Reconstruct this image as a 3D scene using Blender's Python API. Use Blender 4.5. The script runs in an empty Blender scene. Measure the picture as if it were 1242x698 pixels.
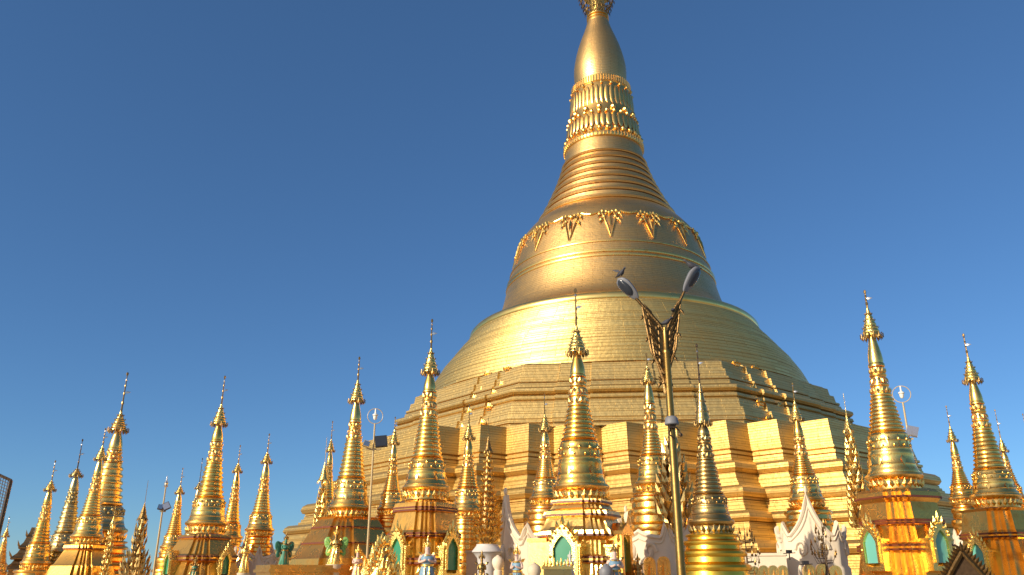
import bpy, bmesh, math, random
from mathutils import Vector, Matrix
from math import sin, cos, pi, radians as R

random.seed(7)
scene = bpy.context.scene
COL = scene.collection

# ------------------------------------------------------------------ camera, sky, sun, exposure
EYE = 2.0
FPX, W0, H0 = 980.0, 1242, 698
PITCH = R(19.895)
cam_d = bpy.data.cameras.new("camera")
cam_d.sensor_width = 36.0
cam_d.lens = FPX / W0 * 36.0
cam_d.clip_end = 5000
cam = bpy.data.objects.new("camera", cam_d)
COL.objects.link(cam)
cam.location = (0, 0, EYE)
cam.rotation_euler = (R(90) + PITCH, 0, 0)
scene.camera = cam

SUN_AZ, SUN_EL = R(52), R(21)          # azimuth measured from straight behind the camera towards its left
SUN_DIR = Vector((-sin(SUN_AZ) * cos(SUN_EL), -cos(SUN_AZ) * cos(SUN_EL), sin(SUN_EL)))
world = bpy.data.worlds.new("World")
scene.world = world
world.use_nodes = True
wn = world.node_tree.nodes
sky = wn.new("ShaderNodeTexSky")
sky.sky_type = 'NISHITA'
sky.sun_disc = False
sky.sun_elevation = SUN_EL
sky.sun_rotation = math.atan2(SUN_DIR.x, SUN_DIR.y)
sky.air_density = 1.0
sky.dust_density = 0.2
sky.ozone_density = 4.0
sky.altitude = 1200.0
wn["Background"].inputs[1].default_value = 0.106
wl = world.node_tree.links
# dusty late-afternoon glow round the sun, warm lobes added for the gold to reflect
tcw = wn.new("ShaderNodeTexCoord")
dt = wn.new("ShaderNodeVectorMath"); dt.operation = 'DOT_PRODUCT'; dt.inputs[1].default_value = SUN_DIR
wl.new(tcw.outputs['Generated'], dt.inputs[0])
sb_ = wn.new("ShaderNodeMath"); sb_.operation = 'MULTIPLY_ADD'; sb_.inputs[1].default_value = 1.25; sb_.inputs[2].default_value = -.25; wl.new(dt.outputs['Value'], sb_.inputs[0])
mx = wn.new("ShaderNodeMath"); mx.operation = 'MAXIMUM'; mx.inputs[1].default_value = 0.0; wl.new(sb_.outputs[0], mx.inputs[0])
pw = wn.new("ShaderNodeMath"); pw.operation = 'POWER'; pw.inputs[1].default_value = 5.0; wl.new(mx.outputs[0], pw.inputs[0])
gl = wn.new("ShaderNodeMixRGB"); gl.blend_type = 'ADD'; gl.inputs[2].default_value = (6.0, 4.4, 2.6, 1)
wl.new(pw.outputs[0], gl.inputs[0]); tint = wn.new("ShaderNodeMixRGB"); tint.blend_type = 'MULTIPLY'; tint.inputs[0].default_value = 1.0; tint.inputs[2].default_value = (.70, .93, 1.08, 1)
wl.new(sky.outputs[0], tint.inputs[1])
hz_ = wn.new("ShaderNodeMixRGB"); hz_.inputs[0].default_value = .2; hz_.inputs[2].default_value = (.72, 1.7, 3.5, 1)   # flat blue mixed in to even out the sky gradient
wl.new(tint.outputs[0], hz_.inputs[1]); wl.new(hz_.outputs[0], gl.inputs[1])
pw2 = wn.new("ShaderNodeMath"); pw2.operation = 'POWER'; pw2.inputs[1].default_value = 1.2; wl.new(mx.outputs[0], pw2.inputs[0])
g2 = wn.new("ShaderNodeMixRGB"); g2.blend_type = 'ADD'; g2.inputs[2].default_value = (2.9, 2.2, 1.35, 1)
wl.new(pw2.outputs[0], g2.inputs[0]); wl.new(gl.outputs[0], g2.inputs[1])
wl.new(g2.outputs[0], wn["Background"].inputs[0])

sun_d = bpy.data.lights.new("sun", 'SUN')
sun_d.energy = 5.0
sun_d.angle = R(0.5)
sun_d.color = (1.0, 0.88, 0.70)
sun = bpy.data.objects.new("sun", sun_d)
COL.objects.link(sun)
sun.rotation_euler = SUN_DIR.to_track_quat('Z', 'Y').to_euler()
sun.location = (-40, -40, 60)

scene.view_settings.view_transform = 'Standard'
scene.view_settings.look = 'None'
scene.view_settings.exposure = 0.15
scene.view_settings.gamma = 1.0
scene.render.engine = 'CYCLES'
cy = scene.cycles
cy.use_denoising = True
cy.max_bounces = 8
cy.glossy_bounces = 6
cy.diffuse_bounces = 3
cy.sample_clamp_indirect = 6.0
cy.blur_glossy = 0.5

# ------------------------------------------------------------------ photo pixel -> place at a given distance
def ray(px, py):
    x, y = px - W0 / 2, H0 / 2 - py
    return x, FPX * cos(PITCH) - y * sin(PITCH), FPX * sin(PITCH) + y * cos(PITCH)
def at(px, py, D):
    x, y, z = ray(px, py)
    t = D / math.hypot(x, y)
    return Vector((x * t, y * t, EYE + z * t))
def mpp(px, py, D):
    x, y, z = ray(px, py)
    return D / math.hypot(x, y)

# ------------------------------------------------------------------ materials
def new_mat(name):
    m = bpy.data.materials.new(name)
    m.use_nodes = True
    nt = m.node_tree
    return m, nt, nt.nodes["Principled BSDF"]
def metal(name, col, rough, scale=3.0, var=0.12, bump=0.15, bscale=None, coord='Object', metallic=1.0):
    m, nt, p = new_mat(name)
    N, Lk = nt.nodes, nt.links
    p.inputs['Metallic'].default_value = metallic
    tc = N.new("ShaderNodeTexCoord")
    n1 = N.new("ShaderNodeTexNoise"); n1.inputs['Scale'].default_value = scale; n1.inputs['Detail'].default_value = 5
    Lk.new(tc.outputs[coord], n1.inputs['Vector'])
    mix = N.new("ShaderNodeMixRGB"); Lk.new(n1.outputs['Fac'], mix.inputs[0])
    a = [c * (1 - var) for c in col]; b = [min(1, c * (1 + var)) for c in col]
    mix.inputs[1].default_value = (a[0], a[1] * .96, a[2] * .85, 1)
    mix.inputs[2].default_value = (*b, 1)
    # worn, dulled patches in the leaf
    n0 = N.new("ShaderNodeTexNoise"); n0.inputs['Scale'].default_value = scale * .55; n0.inputs['Detail'].default_value = 8; n0.inputs['Roughness'].default_value = .68
    Lk.new(tc.outputs[coord], n0.inputs['Vector'])
    wr = N.new("ShaderNodeMapRange"); wr.inputs['From Min'].default_value = .54; wr.inputs['From Max'].default_value = .70; Lk.new(n0.outputs['Fac'], wr.inputs['Value'])
    wc = N.new("ShaderNodeMixRGB"); wc.blend_type = 'MULTIPLY'; Lk.new(wr.outputs[0], wc.inputs[0]); Lk.new(mix.outputs[0], wc.inputs[1]); wc.inputs[2].default_value = (.62, .52, .42, 1)
    Lk.new(wc.outputs[0], p.inputs['Base Color'])
    mr = N.new("ShaderNodeMapRange")
    mr.inputs['To Min'].default_value = rough * 1.3; mr.inputs['To Max'].default_value = rough * .7
    Lk.new(n1.outputs['Fac'], mr.inputs['Value'])
    ra = N.new("ShaderNodeMath"); ra.operation = 'MULTIPLY_ADD'; ra.inputs[1].default_value = .16; Lk.new(wr.outputs[0], ra.inputs[0]); Lk.new(mr.outputs[0], ra.inputs[2])
    Lk.new(ra.outputs[0], p.inputs['Roughness'])
    n2 = N.new("ShaderNodeTexNoise"); n2.inputs['Scale'].default_value = bscale or scale * 4; n2.inputs['Detail'].default_value = 3
    Lk.new(tc.outputs[coord], n2.inputs['Vector'])
    bp = N.new("ShaderNodeBump"); bp.inputs['Strength'].default_value = bump; bp.inputs['Distance'].default_value = 0.03
    Lk.new(n2.outputs['Fac'], bp.inputs['Height']); Lk.new(bp.outputs[0], p.inputs['Normal'])
    return m
def plated(name, col, rough, bw, bh, bump=0.35, var=0.16):
    """gold plates laid in courses, in the mesh's own UV (metres along the wall, metres up)"""
    m, nt, p = new_mat(name)
    N, Lk = nt.nodes, nt.links
    p.inputs['Metallic'].default_value = 1.0
    uv = N.new("ShaderNodeUVMap"); uv.uv_map = "UVMap"
    br = N.new("ShaderNodeTexBrick")
    br.inputs['Scale'].default_value = 1.0
    br.inputs['Brick Width'].default_value = bw; br.inputs['Row Height'].default_value = bh
    br.inputs['Mortar Size'].default_value = 0.02; br.inputs['Mortar Smooth'].default_value = 0.5
    br.inputs['Color1'].default_value = (0, 0, 0, 1); br.inputs['Color2'].default_value = (1, 1, 1, 1)
    br.inputs['Mortar'].default_value = (.3, .3, .3, 1)
    Lk.new(uv.outputs[0], br.inputs['Vector'])
    nz = N.new("ShaderNodeTexNoise"); nz.inputs['Scale'].default_value = 0.35; nz.inputs['Detail'].default_value = 6
    tc = N.new("ShaderNodeTexCoord"); Lk.new(tc.outputs['Object'], nz.inputs['Vector'])
    avg = N.new("ShaderNodeMixRGB"); avg.inputs[0].default_value = .65
    Lk.new(br.outputs['Color'], avg.inputs[1]); Lk.new(nz.outputs['Fac'], avg.inputs[2])
    mix = N.new("ShaderNodeMixRGB"); Lk.new(avg.outputs[0], mix.inputs[0])
    mix.inputs[1].default_value = (col[0] * (1 - var), col[1] * (1 - var) * .95, col[2] * (1 - var) * .85, 1)
    mix.inputs[2].default_value = (min(1, col[0] * (1 + var)), col[1] * (1 + var), col[2] * (1 + var), 1)
    dk = N.new("ShaderNodeMixRGB"); dk.blend_type = 'MULTIPLY'
    Lk.new(br.outputs['Fac'], dk.inputs[0]); Lk.new(mix.outputs[0], dk.inputs[1]); dk.inputs[2].default_value = (.5, .42, .32, 1)
    Lk.new(dk.outputs[0], p.inputs['Base Color'])
    mr = N.new("ShaderNodeMapRange"); mr.inputs['To Min'].default_value = rough * 1.2; mr.inputs['To Max'].default_value = rough * .8
    Lk.new(avg.outputs[0], mr.inputs['Value']); Lk.new(mr.outputs[0], p.inputs['Roughness'])
    hm = N.new("ShaderNodeMath"); hm.operation = 'SUBTRACT'
    Lk.new(avg.outputs[0], hm.inputs[0]); Lk.new(br.outputs['Fac'], hm.inputs[1])
    n3 = N.new("ShaderNodeTexNoise"); n3.inputs['Scale'].default_value = 2.2; n3.inputs['Detail'].default_value = 4
    Lk.new(tc.outputs['Object'], n3.inputs['Vector'])
    ad = N.new("ShaderNodeMath"); ad.operation = 'MULTIPLY_ADD'; ad.inputs[1].default_value = 1.6
    Lk.new(n3.outputs['Fac'], ad.inputs[0]); Lk.new(hm.outputs[0], ad.inputs[2])
    bp = N.new("ShaderNodeBump"); bp.inputs['Strength'].default_value = bump; bp.inputs['Distance'].default_value = 0.05
    Lk.new(ad.outputs[0], bp.inputs['Height']); Lk.new(bp.outputs[0], p.inputs['Normal'])
    return m
def matte(name, col, rough=.6, var=.1, scale=4, bump=.1, spec=.5):
    m, nt, p = new_mat(name)
    N, Lk = nt.nodes, nt.links
    tc = N.new("ShaderNodeTexCoord")
    n1 = N.new("ShaderNodeTexNoise"); n1.inputs['Scale'].default_value = scale; n1.inputs['Detail'].default_value = 6
    Lk.new(tc.outputs['Object'], n1.inputs['Vector'])
    mix = N.new("ShaderNodeMixRGB"); Lk.new(n1.outputs['Fac'], mix.inputs[0])
    mix.inputs[1].default_value = (*[c * (1 - var * 1.6) for c in col], 1); mix.inputs[2].default_value = (*[min(1, c * (1 + var)) for c in col], 1)
    Lk.new(mix.outputs[0], p.inputs['Base Color'])
    p.inputs['Roughness'].default_value = rough
    p.inputs['Specular IOR Level'].default_value = spec
    bp = N.new("ShaderNodeBump"); bp.inputs['Strength'].default_value = bump; bp.inputs['Distance'].default_value = .02
    Lk.new(n1.outputs['Fac'], bp.inputs['Height']); Lk.new(bp.outputs[0], p.inputs['Normal'])
    return m
M = {}
M['plate'] = plated('gold_plates', (.64, .455, .175), .50, 2.6, .24, bump=.4, var=.16)
M['plate_skirt'] = plated('gold_plates_skirt', (.62, .45, .17), .50, 2.4, .24, bump=.45, var=.18)
M['plate_bell'] = plated('gold_plates_bell', (.72, .475, .19), .42, 2.0, .24, bump=.3, var=.14)
M['plate_base'] = plated('gold_plates_base', (.70, .475, .16), .50, 2.6, .24, bump=.4, var=.16)
M['gold'] = metal('polished_gold', (1.0, .60, .165), .24, scale=3, bump=.18)
M['gold_pale'] = metal('pale_gold', (1.0, .63, .19), .24, scale=3.4, bump=.22)
M['gold_deep'] = metal('deep_gold', (.98, .55, .13), .24, scale=2.6, bump=.2)
M['gilt'] = metal('gilded_moulding', (1.0, .59, .18), .28, scale=3, bump=.2)
M['amber'] = metal('amber_gold_leaf', (.90, .485, .11), .28, scale=1.6, bump=.22)
M['redline'] = matte('red_lacquer_line', (.16, .035, .012), .4, var=.3)
M['lip'] = metal('burnished_lip', (1.0, .68, .22), .30, scale=.6, bump=.1, bscale=2)
M['relief'] = metal('gold_relief', (1.0, .66, .2), .26, scale=8, bump=.6, bscale=22)
M['old'] = metal('weathered_gold', (.52, .42, .20), .34, scale=4, bump=.2)
M['bronze'] = metal('bronze', (.50, .34, .13), .30, scale=5, bump=.25)
M['yellow'] = metal('brassy_gold', (.80, .52, .07), .30, scale=3, bump=.1)
M['dark'] = metal('dark_brass', (.30, .19, .07), .40, scale=6, bump=.3)
M['iron'] = metal('blackened_iron', (.10, .07, .05), .5, scale=6, bump=.3)
M['silver'] = metal('silver', (.8, .78, .74), .2, scale=6, bump=.1)
M['steel'] = matte('painted_pole', (.46, .34, .16), .4)
M['white'] = matte('white_stucco', (.70, .59, .43), .8, var=.06, scale=2.5, bump=.35)
M['whitep'] = matte('white_paint', (.55, .53, .50), .5, var=.06)
M['green'] = matte('green_panel', (.03, .22, .11), .3, var=.08, scale=1.5, bump=.03)
M['teal'] = matte('teal_panel', (.13, .40, .33), .35, var=.08, scale=1.5, bump=.03)
M['grey'] = matte('grey_lamp_shell', (.17, .17, .18), .55)
M['lens'] = matte('dark_lamp_glass', (.03, .035, .045), .15)
M['black'] = matte('black_housing', (.02, .02, .025), .5)
M['leafgold'] = metal('leaf_gold', (.80, .48, .11), .2, scale=6, bump=.3)
M['fin'] = metal('browned_bronze', (.14, .085, .035), .42, scale=6, bump=.4)
M['lampgold'] = metal('lamp_post_brass', (.30, .19, .06), .40, scale=3, bump=.12)
M['pigeon'] = matte('pigeon_feathers', (.045, .045, .055), .7, var=.4, scale=25)
M['skin'] = matte('statue_skin', (.62, .42, .33), .55)
M['blue'] = matte('pale_blue_robe', (.17, .30, .40), .55, var=.25, scale=8)
M['robe'] = matte('green_robe', (.05, .22, .13), .5, var=.3, scale=9)
M['wing'] = matte('leaf_green_wing', (.20, .42, .09), .45, var=.3, scale=9)
M['marble'] = matte('marble_paving', (.36, .31, .25), .35, var=.15, scale=.4, bump=.05)
M['parapet'] = matte('cream_plaster', (.60, .48, .32), .6, var=.1)
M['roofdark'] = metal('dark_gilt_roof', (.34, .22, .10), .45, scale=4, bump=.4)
M['cavity'] = matte('gable_shade', (.06, .035, .018), .8, var=.5, scale=9, spec=.1)  # near-black brown puts the gable's shade into its colour
M['glass'] = matte('frosted_lamp', (.75, .72, .62), .25)

# ------------------------------------------------------------------ mesh builder
class MB:
    def __init__(s):
        s.v, s.f, s.uv = [], [], []
    def face(s, idx, uv=None):
        s.f.append(idx); s.uv.append(uv)
    def loft(s, rings, closed=True, cap=(True, True), uvs=None):
        """rings: list of equal-length point loops, bottom to top"""
        n = len(rings[0]); b = len(s.v)
        for r in rings: s.v += [tuple(p) for p in r]
        per = [0.0]
        mid = rings[len(rings) // 2]
        for i in range(n): per.append(per[-1] + (Vector(mid[(i + 1) % n]) - Vector(mid[i])).length)
        hv = [0.0]
        for k in range(len(rings) - 1): hv.append(hv[-1] + (Vector(rings[k + 1][0]) - Vector(rings[k][0])).length)
        for k in range(len(rings) - 1):
            for i in range(n if closed else n - 1):
                j = (i + 1) % n
                s.face((b + k * n + i, b + k * n + j, b + (k + 1) * n + j, b + (k + 1) * n + i),
                       ((per[i], hv[k]), (per[i + 1], hv[k]), (per[i + 1], hv[k + 1]), (per[i], hv[k + 1])))
        if cap[0]: s.face(tuple(b + i for i in reversed(range(n))))
        if cap[1]: s.face(tuple(b + (len(rings) - 1) * n + i for i in range(n)))
    def lathe(s, prof, seg=24, c=(0, 0, 0), cap=(True, True)):
        """prof: (r, z) bottom to top"""
        rings = [[(c[0] + r * cos(2 * pi * i / seg), c[1] + r * sin(2 * pi * i / seg), c[2] + z) for i in range(seg)] for r, z in prof]
        s.loft(rings, cap=cap)
    def tiers(s, plan, prof, c=(0, 0, 0), rot=0, cap=(True, True)):
        """plan: unit outline; prof: (scale, z) bottom to top"""
        cr, sr = cos(rot), sin(rot)
        rings = [[(c[0] + k * (x * cr - y * sr), c[1] + k * (x * sr + y * cr), c[2] + z) for x, y in plan] for k, z in prof]
        s.loft(rings, cap=cap)
    def box(s, mn, mx, M4=None):
        p = [Vector((x, y, z)) for z in (mn[2], mx[2]) for x, y in ((mn[0], mn[1]), (mx[0], mn[1]), (mx[0], mx[1]), (mn[0], mx[1]))]
        if M4: p = [M4 @ q for q in p]
        b = len(s.v); s.v += [tuple(q) for q in p]
        for f in ((3, 2, 1, 0), (4, 5, 6, 7), (0, 1, 5, 4), (1, 2, 6, 5), (2, 3, 7, 6), (3, 0, 4, 7)): s.face(tuple(b + i for i in f))
    def tube(s, pts, rads, seg=8, cap=True):
        pts = [Vector(p) for p in pts]
        if not hasattr(rads, '__len__'): rads = [rads] * len(pts)
        rings = []; prev = None
        for i, p in enumerate(pts):
            d = (pts[min(i + 1, len(pts) - 1)] - pts[max(i - 1, 0)]).normalized()
            if prev is None:
                a = Vector((0, 0, 1)) if abs(d.z) < .9 else Vector((1, 0, 0))
                u = d.cross(a).normalized()
            else:
                u = (prev - d * prev.dot(d)).normalized()
            prev = u; w = d.cross(u)
            rings.append([p + (u * cos(2 * pi * k / seg) + w * sin(2 * pi * k / seg)) * rads[i] for k in range(seg)])
        s.loft(rings, cap=(cap, cap))
    def ball(s, c, r, seg=8, rn=5, M4=None):
        r = r if hasattr(r, '__len__') else (r, r, r)
        rings = []
        for k in range(rn + 1):
            a = -pi / 2 + pi * (k + .02 if k == 0 else k - .02 if k == rn else k) / rn
            q = [Vector((r[0] * cos(a) * cos(2 * pi * i / seg), r[1] * cos(a) * sin(2 * pi * i / seg), r[2] * sin(a))) for i in range(seg)]
            if M4: q = [M4 @ w for w in q]
            rings.append([Vector(c) + w for w in q])
        s.loft(rings)
    def leaf(s, base, tip, width, thick, out):
        """pointed, bellied leaf from base to tip; 'out' is the way its belly faces"""
        base, tip, out = Vector(base), Vector(tip), Vector(out).normalized()
        d = tip - base; side = d.cross(out).normalized()
        b = len(s.v)
        P = [base, base + d * .35 + side * width / 2, base + d * .35 - side * width / 2, base + d * .42 + out * thick, base + d * .42 - out * thick * .6, tip + out * thick * .3]
        s.v += [tuple(p) for p in P]
        for f in ((0, 1, 3), (0, 3, 2), (1, 5, 3), (3, 5, 2), (0, 4, 1), (0, 2, 4), (1, 4, 5), (4, 2, 5)): s.face(tuple(b + i for i in f))
    def build(s, name, mat, parent=None, smooth=38, loc=None):
        me = bpy.data.meshes.new(name)
        me.from_pydata([tuple(p) for p in s.v], [], s.f)
        uvl = me.uv_layers.new(name="UVMap")
        li = 0
        for f, u in zip(s.f, s.uv):
            for k in range(len(f)):
                if u: uvl.data[li + k].uv = u[k]
                else: uvl.data[li + k].uv = (s.v[f[k]][0], s.v[f[k]][1])
            li += len(f)
        me.materials.append(mat if not isinstance(mat, str) else M[mat])
        bm = bmesh.new(); bm.from_mesh(me)
        bmesh.ops.recalc_face_normals(bm, faces=bm.faces)
        bm.to_mesh(me); bm.free()
        if smooth:
            me.shade_smooth()
            me.set_sharp_from_angle(angle=R(smooth))
        o = bpy.data.objects.new(name, me)
        COL.objects.link(o)
        if parent: o.parent = parent
        if loc: o.location = loc
        return o
def tag(o, label, cat, group=None, kind=None):
    if label: o['label'] = label
    if cat: o['category'] = cat
    if group: o['group'] = group
    if kind: o['kind'] = kind
    return o
def thing(name, label, cat, loc, rz=0, group=None):
    o = bpy.data.objects.new(name, None)
    o.empty_display_size = .3
    COL.objects.link(o)
    o.location = loc; o.rotation_euler = (0, 0, rz)
    return tag(o, label, cat, group)
def structure(o):
    o['kind'] = 'structure'; return o

# ------------------------------------------------------------------ ground and the raised terrace
POD = 1.3
CX, CY = 11.7, 91.25
ROT = R(-5.3)
g = MB(); n = 48
g.v = [(0, 0, 0)] + [(2500 * cos(2 * pi * i / n), 2500 * sin(2 * pi * i / n), 0) for i in range(n)]
for i in range(n): g.face((0, 1 + i, 1 + (i + 1) % n))
structure(g.build('ground', 'marble', smooth=0))
g = MB()
oct_plan = [(cos(pi / 8 + i * pi / 4), sin(pi / 8 + i * pi / 4)) for i in range(8)]
g.tiers(oct_plan, [(66.6, 0.004), (66.6, .25), (66.1, .3), (65.9, 1.0), (66.3, 1.05), (66.3, POD), (20, POD + .01)], (CX, CY, 0), ROT)
structure(g.build('terrace', 'parapet', smooth=0))

def shingles(prof, h, lean=.06):
    """turn every sloping run of a profile into lapped courses: steep faces with narrow treads"""
    out = [prof[0]]
    for (r0, z0), (r1, z1) in zip(prof, prof[1:]):
        if z1 - z0 > h * 1.5 and abs(r0 - r1) > .15:
            n = max(2, round((z1 - z0) / h))
            for i in range(n):
                ra = r0 + (r1 - r0) * i / n; rb = r0 + (r1 - r0) * (i + 1) / n
                zb = z0 + (z1 - z0) * (i + 1) / n
                out.append((ra - lean * h * (1 if r0 > r1 else -1), zb - .02)); out.append((rb, zb))
        else: out.append((r1, z1))
    return out
# ------------------------------------------------------------------ the great pagoda
pag = thing('golden_pagoda', 'huge golden bell shaped pagoda on zigzag terraces rising above all the small spires', 'pagoda', (CX, CY, POD), ROT)
def pz(prof): return [(r, z - POD) for r, z in prof]
def zig_plan(c, w=16.0, teeth=8, depth=2.0):
    pts = []
    for q in range(4):
        a = q * pi / 2
        loc = []
        for i in range(teeth + 1):
            x = -w + 2 * w * i / teeth
            loc.append((x, -c))
            if i < teeth: loc.append((x + w / teeth, -c + depth))
        pts += [(x * cos(a) - y * sin(a), x * sin(a) + y * cos(a)) for x, y in loc]
    return pts
zp = [(33.6, 1.3), (32.6, 3.7), (33.2, 3.75), (33.5, 4.05), (33.4, 4.35), (33.0, 4.6), (32.0, 4.65), (31.3, 5.9), (31.6, 5.95), (31.9, 6.2), (31.8, 6.5), (31.5, 6.7),
      (30.6, 6.75), (30.0, 7.55), (30.2, 7.6), (30.2, 7.75), (30.5, 7.8), (30.75, 8.1), (30.65, 8.45), (30.3, 8.65), (29.4, 8.7), (29.0, 9.1), (28.8, 9.12), (28.4, 9.8),
      (28.6, 9.85), (28.9, 10.15), (28.8, 10.5), (28.4, 10.75), (27.5, 10.8), (27.3, 11.35), (27.5, 11.4), (27.5, 11.6), (27.1, 11.65), (27.1, 11.75), (27.3, 11.8), (27.3, 12.0), (27.1, 12.05), (26.4, 14.2)]
def draw_in(c, z):
    for (z0, d0), (z1, d1) in zip(((0, 0), (4, 0), (6, .2), (8, .6), (10, 1.15), (12, 1.1)), ((4, 0), (6, .2), (8, .6), (10, 1.15), (12, 1.1), (20, .8))):
        if z0 <= z <= z1: return c - d0 - (d1 - d0) * (z - z0) / (z1 - z0)
    return c
zp = [(draw_in(c, z), z) for c, z in zp]
m = MB(); m.loft([[(x, y, z - POD) for x, y in zig_plan(c, depth=2.0 - .3 * max(0, min(1, (z - 4) / 10)))] for c, z in shingles(zp, .24, .12)], cap=(False, True))
m.build('zigzag_terraces', 'plate_base', pag, smooth=25)

def stepped_oct():
    pts = []
    for q in range(8):
        a = q * pi / 4
        h = math.tan(pi / 8)
        for t, o in ((-1, 0), (-.62, 0), (-.62, .010), (-.3, .010), (-.3, .020), (.3, .020), (.3, .010), (.62, .010), (.62, 0)):
            x, y = t * h, -1 - o
            pts.append((x * cos(a) - y * sin(a), x * sin(a) + y * cos(a)))
    return pts
op = [(24.5, 14.15), (24.5, 14.5), (24.75, 14.55), (24.7, 14.8), (24.75, 14.85), (24.5, 15.65), (24.15, 15.7), (24.0, 16.45), (23.8, 16.5), (23.7, 16.65), (23.9, 16.7), (23.8, 17.0), (23.4, 17.05),
      (23.4, 17.15), (23.75, 17.2), (23.95, 17.4), (23.9, 17.65), (23.6, 17.8), (23.0, 17.85), (22.85, 18.3), (22.6, 18.32), (22.6, 18.42), (22.8, 18.45), (22.75, 18.65), (22.45, 18.7),
      (22.3, 19.4), (21.95, 19.45), (21.8, 20.2), (21.5, 20.25), (21.3, 20.45)]
m = MB(); m.tiers(stepped_oct(), [(20.75 + (a - 21.3) * .90, z - POD) for a, z in shingles(op, .24, .12)], cap=(False, True))
m.build('octagonal_terraces', 'plate', pag, smooth=25)
SEG = 128
def pag_lathe(name, prof, mat, seg=SEG, sm=38):
    m = MB(); m.lathe(pz(prof), seg, cap=(True, True)); return m.build(name, mat, pag, smooth=sm)
pag_lathe('skirt', shingles([(21.4, 20.4), (20.6, 22.2), (19.75, 23.6), (18.55, 25.1), (17.5, 26.45), (16.85, 27.3), (16.35, 28.0)], .3, .0), 'plate_skirt', sm=25)
pag_lathe('bell_lip', [(16.1, 27.75), (16.45, 27.8), (16.62, 27.95), (16.68, 28.2), (16.62, 28.5), (16.4, 28.75), (15.9, 28.98), (15.2, 29.15), (14.2, 29.35)], 'lip')
bell = [(15.3, 28.6), (14.75, 29.2), (14.1, 29.65), (13.6, 30.25), (13.2, 31.0), (12.85, 32.0), (12.6, 33.0), (12.4, 33.9), (12.1, 35.2), (11.75, 36.6), (11.45, 37.7), (11.2, 38.7), (10.85, 39.8), (10.3, 40.9), (9.5, 41.9), (8.7, 42.7), (8.1, 43.2)]
pag_lathe('bell', bell, 'plate_bell')
def belt(name, r, z, h, o, mat):
    return pag_lathe(name, [(r - .15, z - h), (r + o, z - h * .7), (r + o * 1.3, z), (r + o, z + h * .7), (r - .15, z + h)], mat)
belt('bell_belt', 12.28, 34.35, .2, .14, 'gilt'); belt('bell_belt', 12.18, 34.85, .2, .14, 'gilt'); belt('bell_belt', 11.92, 36.1, .1, .06, 'gilt')
# shoulder garlands
def bell_r(z):
    for (r0, z0), (r1, z1) in zip(bell, bell[1:]):
        if z0 <= z <= z1: return r0 + (r1 - r0) * (z - z0) / (z1 - z0)
    return bell[-1][0]
m = MB()
for k in range(16):                        # pendant of leaves hanging in a V, one per sixteenth
    pass
def garland_mesh():
    m = MB()
    def on(a, z, o=.06):
        r = bell_r(z) + o; return Vector((r * sin(a), -r * cos(a), z - POD))
    outv = Vector((0, -1, .25))
    for sx in (-1, 1):
        z0, z1 = 39.9, 36.6
        pts = [on(sx * (.075 * (1 - t) ** 1.2 + .004), z0 + (z1 - z0) * t, .12) for t in [i / 6 for i in range(7)]]
        m.tube(pts, [.10, .09, .09, .08, .07, .06, .03], 6)
        for j, (aa, zz) in enumerate(((.03, 40.0), (.07, 40.1), (.10, 39.7), (.055, 39.3), (.085, 38.9))):
            p = on(sx * aa, zz, .15); m.ball(p, (.19, .15, .2), 7, 4)
            m.leaf(p, on(sx * (aa + .02), zz - .6, .16), .22, .09, outv)
        for t in range(6):                                     # swag to the next pendant
            aa = .11 + t * .017
            m.ball(on(sx * aa, 40.1 - .3 * sin((t + .5) / 6 * pi / 2), .1), (.15, .13, .15), 6, 4)
    m.ball(on(0, 39.8, .2), (.24, .2, .28), 8, 5)
    m.leaf(on(0, 39.5, .2), on(0, 37.6, .25), .34, .15, outv)
    return m
g0 = garland_mesh().build('garland', 'gold', pag)
for k in range(1, 16):
    c = g0.copy(); COL.objects.link(c); c.parent = pag; c.rotation_euler = (0, 0, k * pi / 8)
g0.rotation_euler = (0, 0, 0)
# ring mouldings up the neck
z, r = 43.0, 8.35
ring_z = [43.0, 44.3, 45.5, 46.65, 47.75, 48.8, 49.8, 50.75]
def neck_r(z):
    t = (z - 43.0) / (52.2 - 43.0)
    return 8.35 - (8.35 - 5.0) * (1 - (1 - t) ** 1.45)
for i, z0 in enumerate(ring_z):
    z1 = ring_z[i + 1] if i + 1 < len(ring_z) else 51.6
    r0, r1 = neck_r(z0), neck_r(z1); h = z1 - z0
    pag_lathe('ring_moulding', [(r0 - .25, z0), (r0 + .08, z0 + .05 * h), (r0 + .2, z0 + .2 * h), (r0 + .12, z0 + .38 * h), (r0 - .12, z0 + .46 * h), (r1 + .05, z0 + .55 * h), (r1 - .02, z0 + .97 * h), (r1 - .2, z1 + .02)], 'plate_bell')
pag_lathe('neck', [(5.05, 51.5), (4.95, 52.1), (4.85, 52.9), (4.8, 53.2)], 'plate_bell')
# lotus band: beads, upturned and downturned petals
m = MB()
m.lathe(pz([(4.7, 53.0), (5.0, 53.1), (5.1, 53.4), (5.0, 53.7), (4.75, 53.8), (4.6, 54.4), (4.4, 56.0), (4.25, 57.2), (4.15, 57.4), (4.1, 58.6), (4.0, 59.5), (3.85, 61.2), (3.75, 61.6), (3.85, 61.7), (3.85, 62.6), (3.6, 62.8), (3.3, 62.85)]), 96)
m.build('lotus_band', 'gilt', pag)
for rr, zz, sz, cnt in ((4.82, 54.25, (.34, .34, .36), 30), (4.2, 57.6, (.36, .40, .42), 15), (4.5, 56.9, (.22, .22, .3), 30)):
    b0 = None
    for k in range(cnt):
        a = 2 * pi * k / cnt
        if b0 is None:
            m = MB(); m.ball((0, 0, 0), sz, 8, 5); o = b0 = m.build('bead', 'gilt', pag)
        else:
            o = b0.copy(); COL.objects.link(o); o.parent = pag
        o.location = (rr * cos(a), rr * sin(a), zz - POD)
m = MB()
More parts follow.
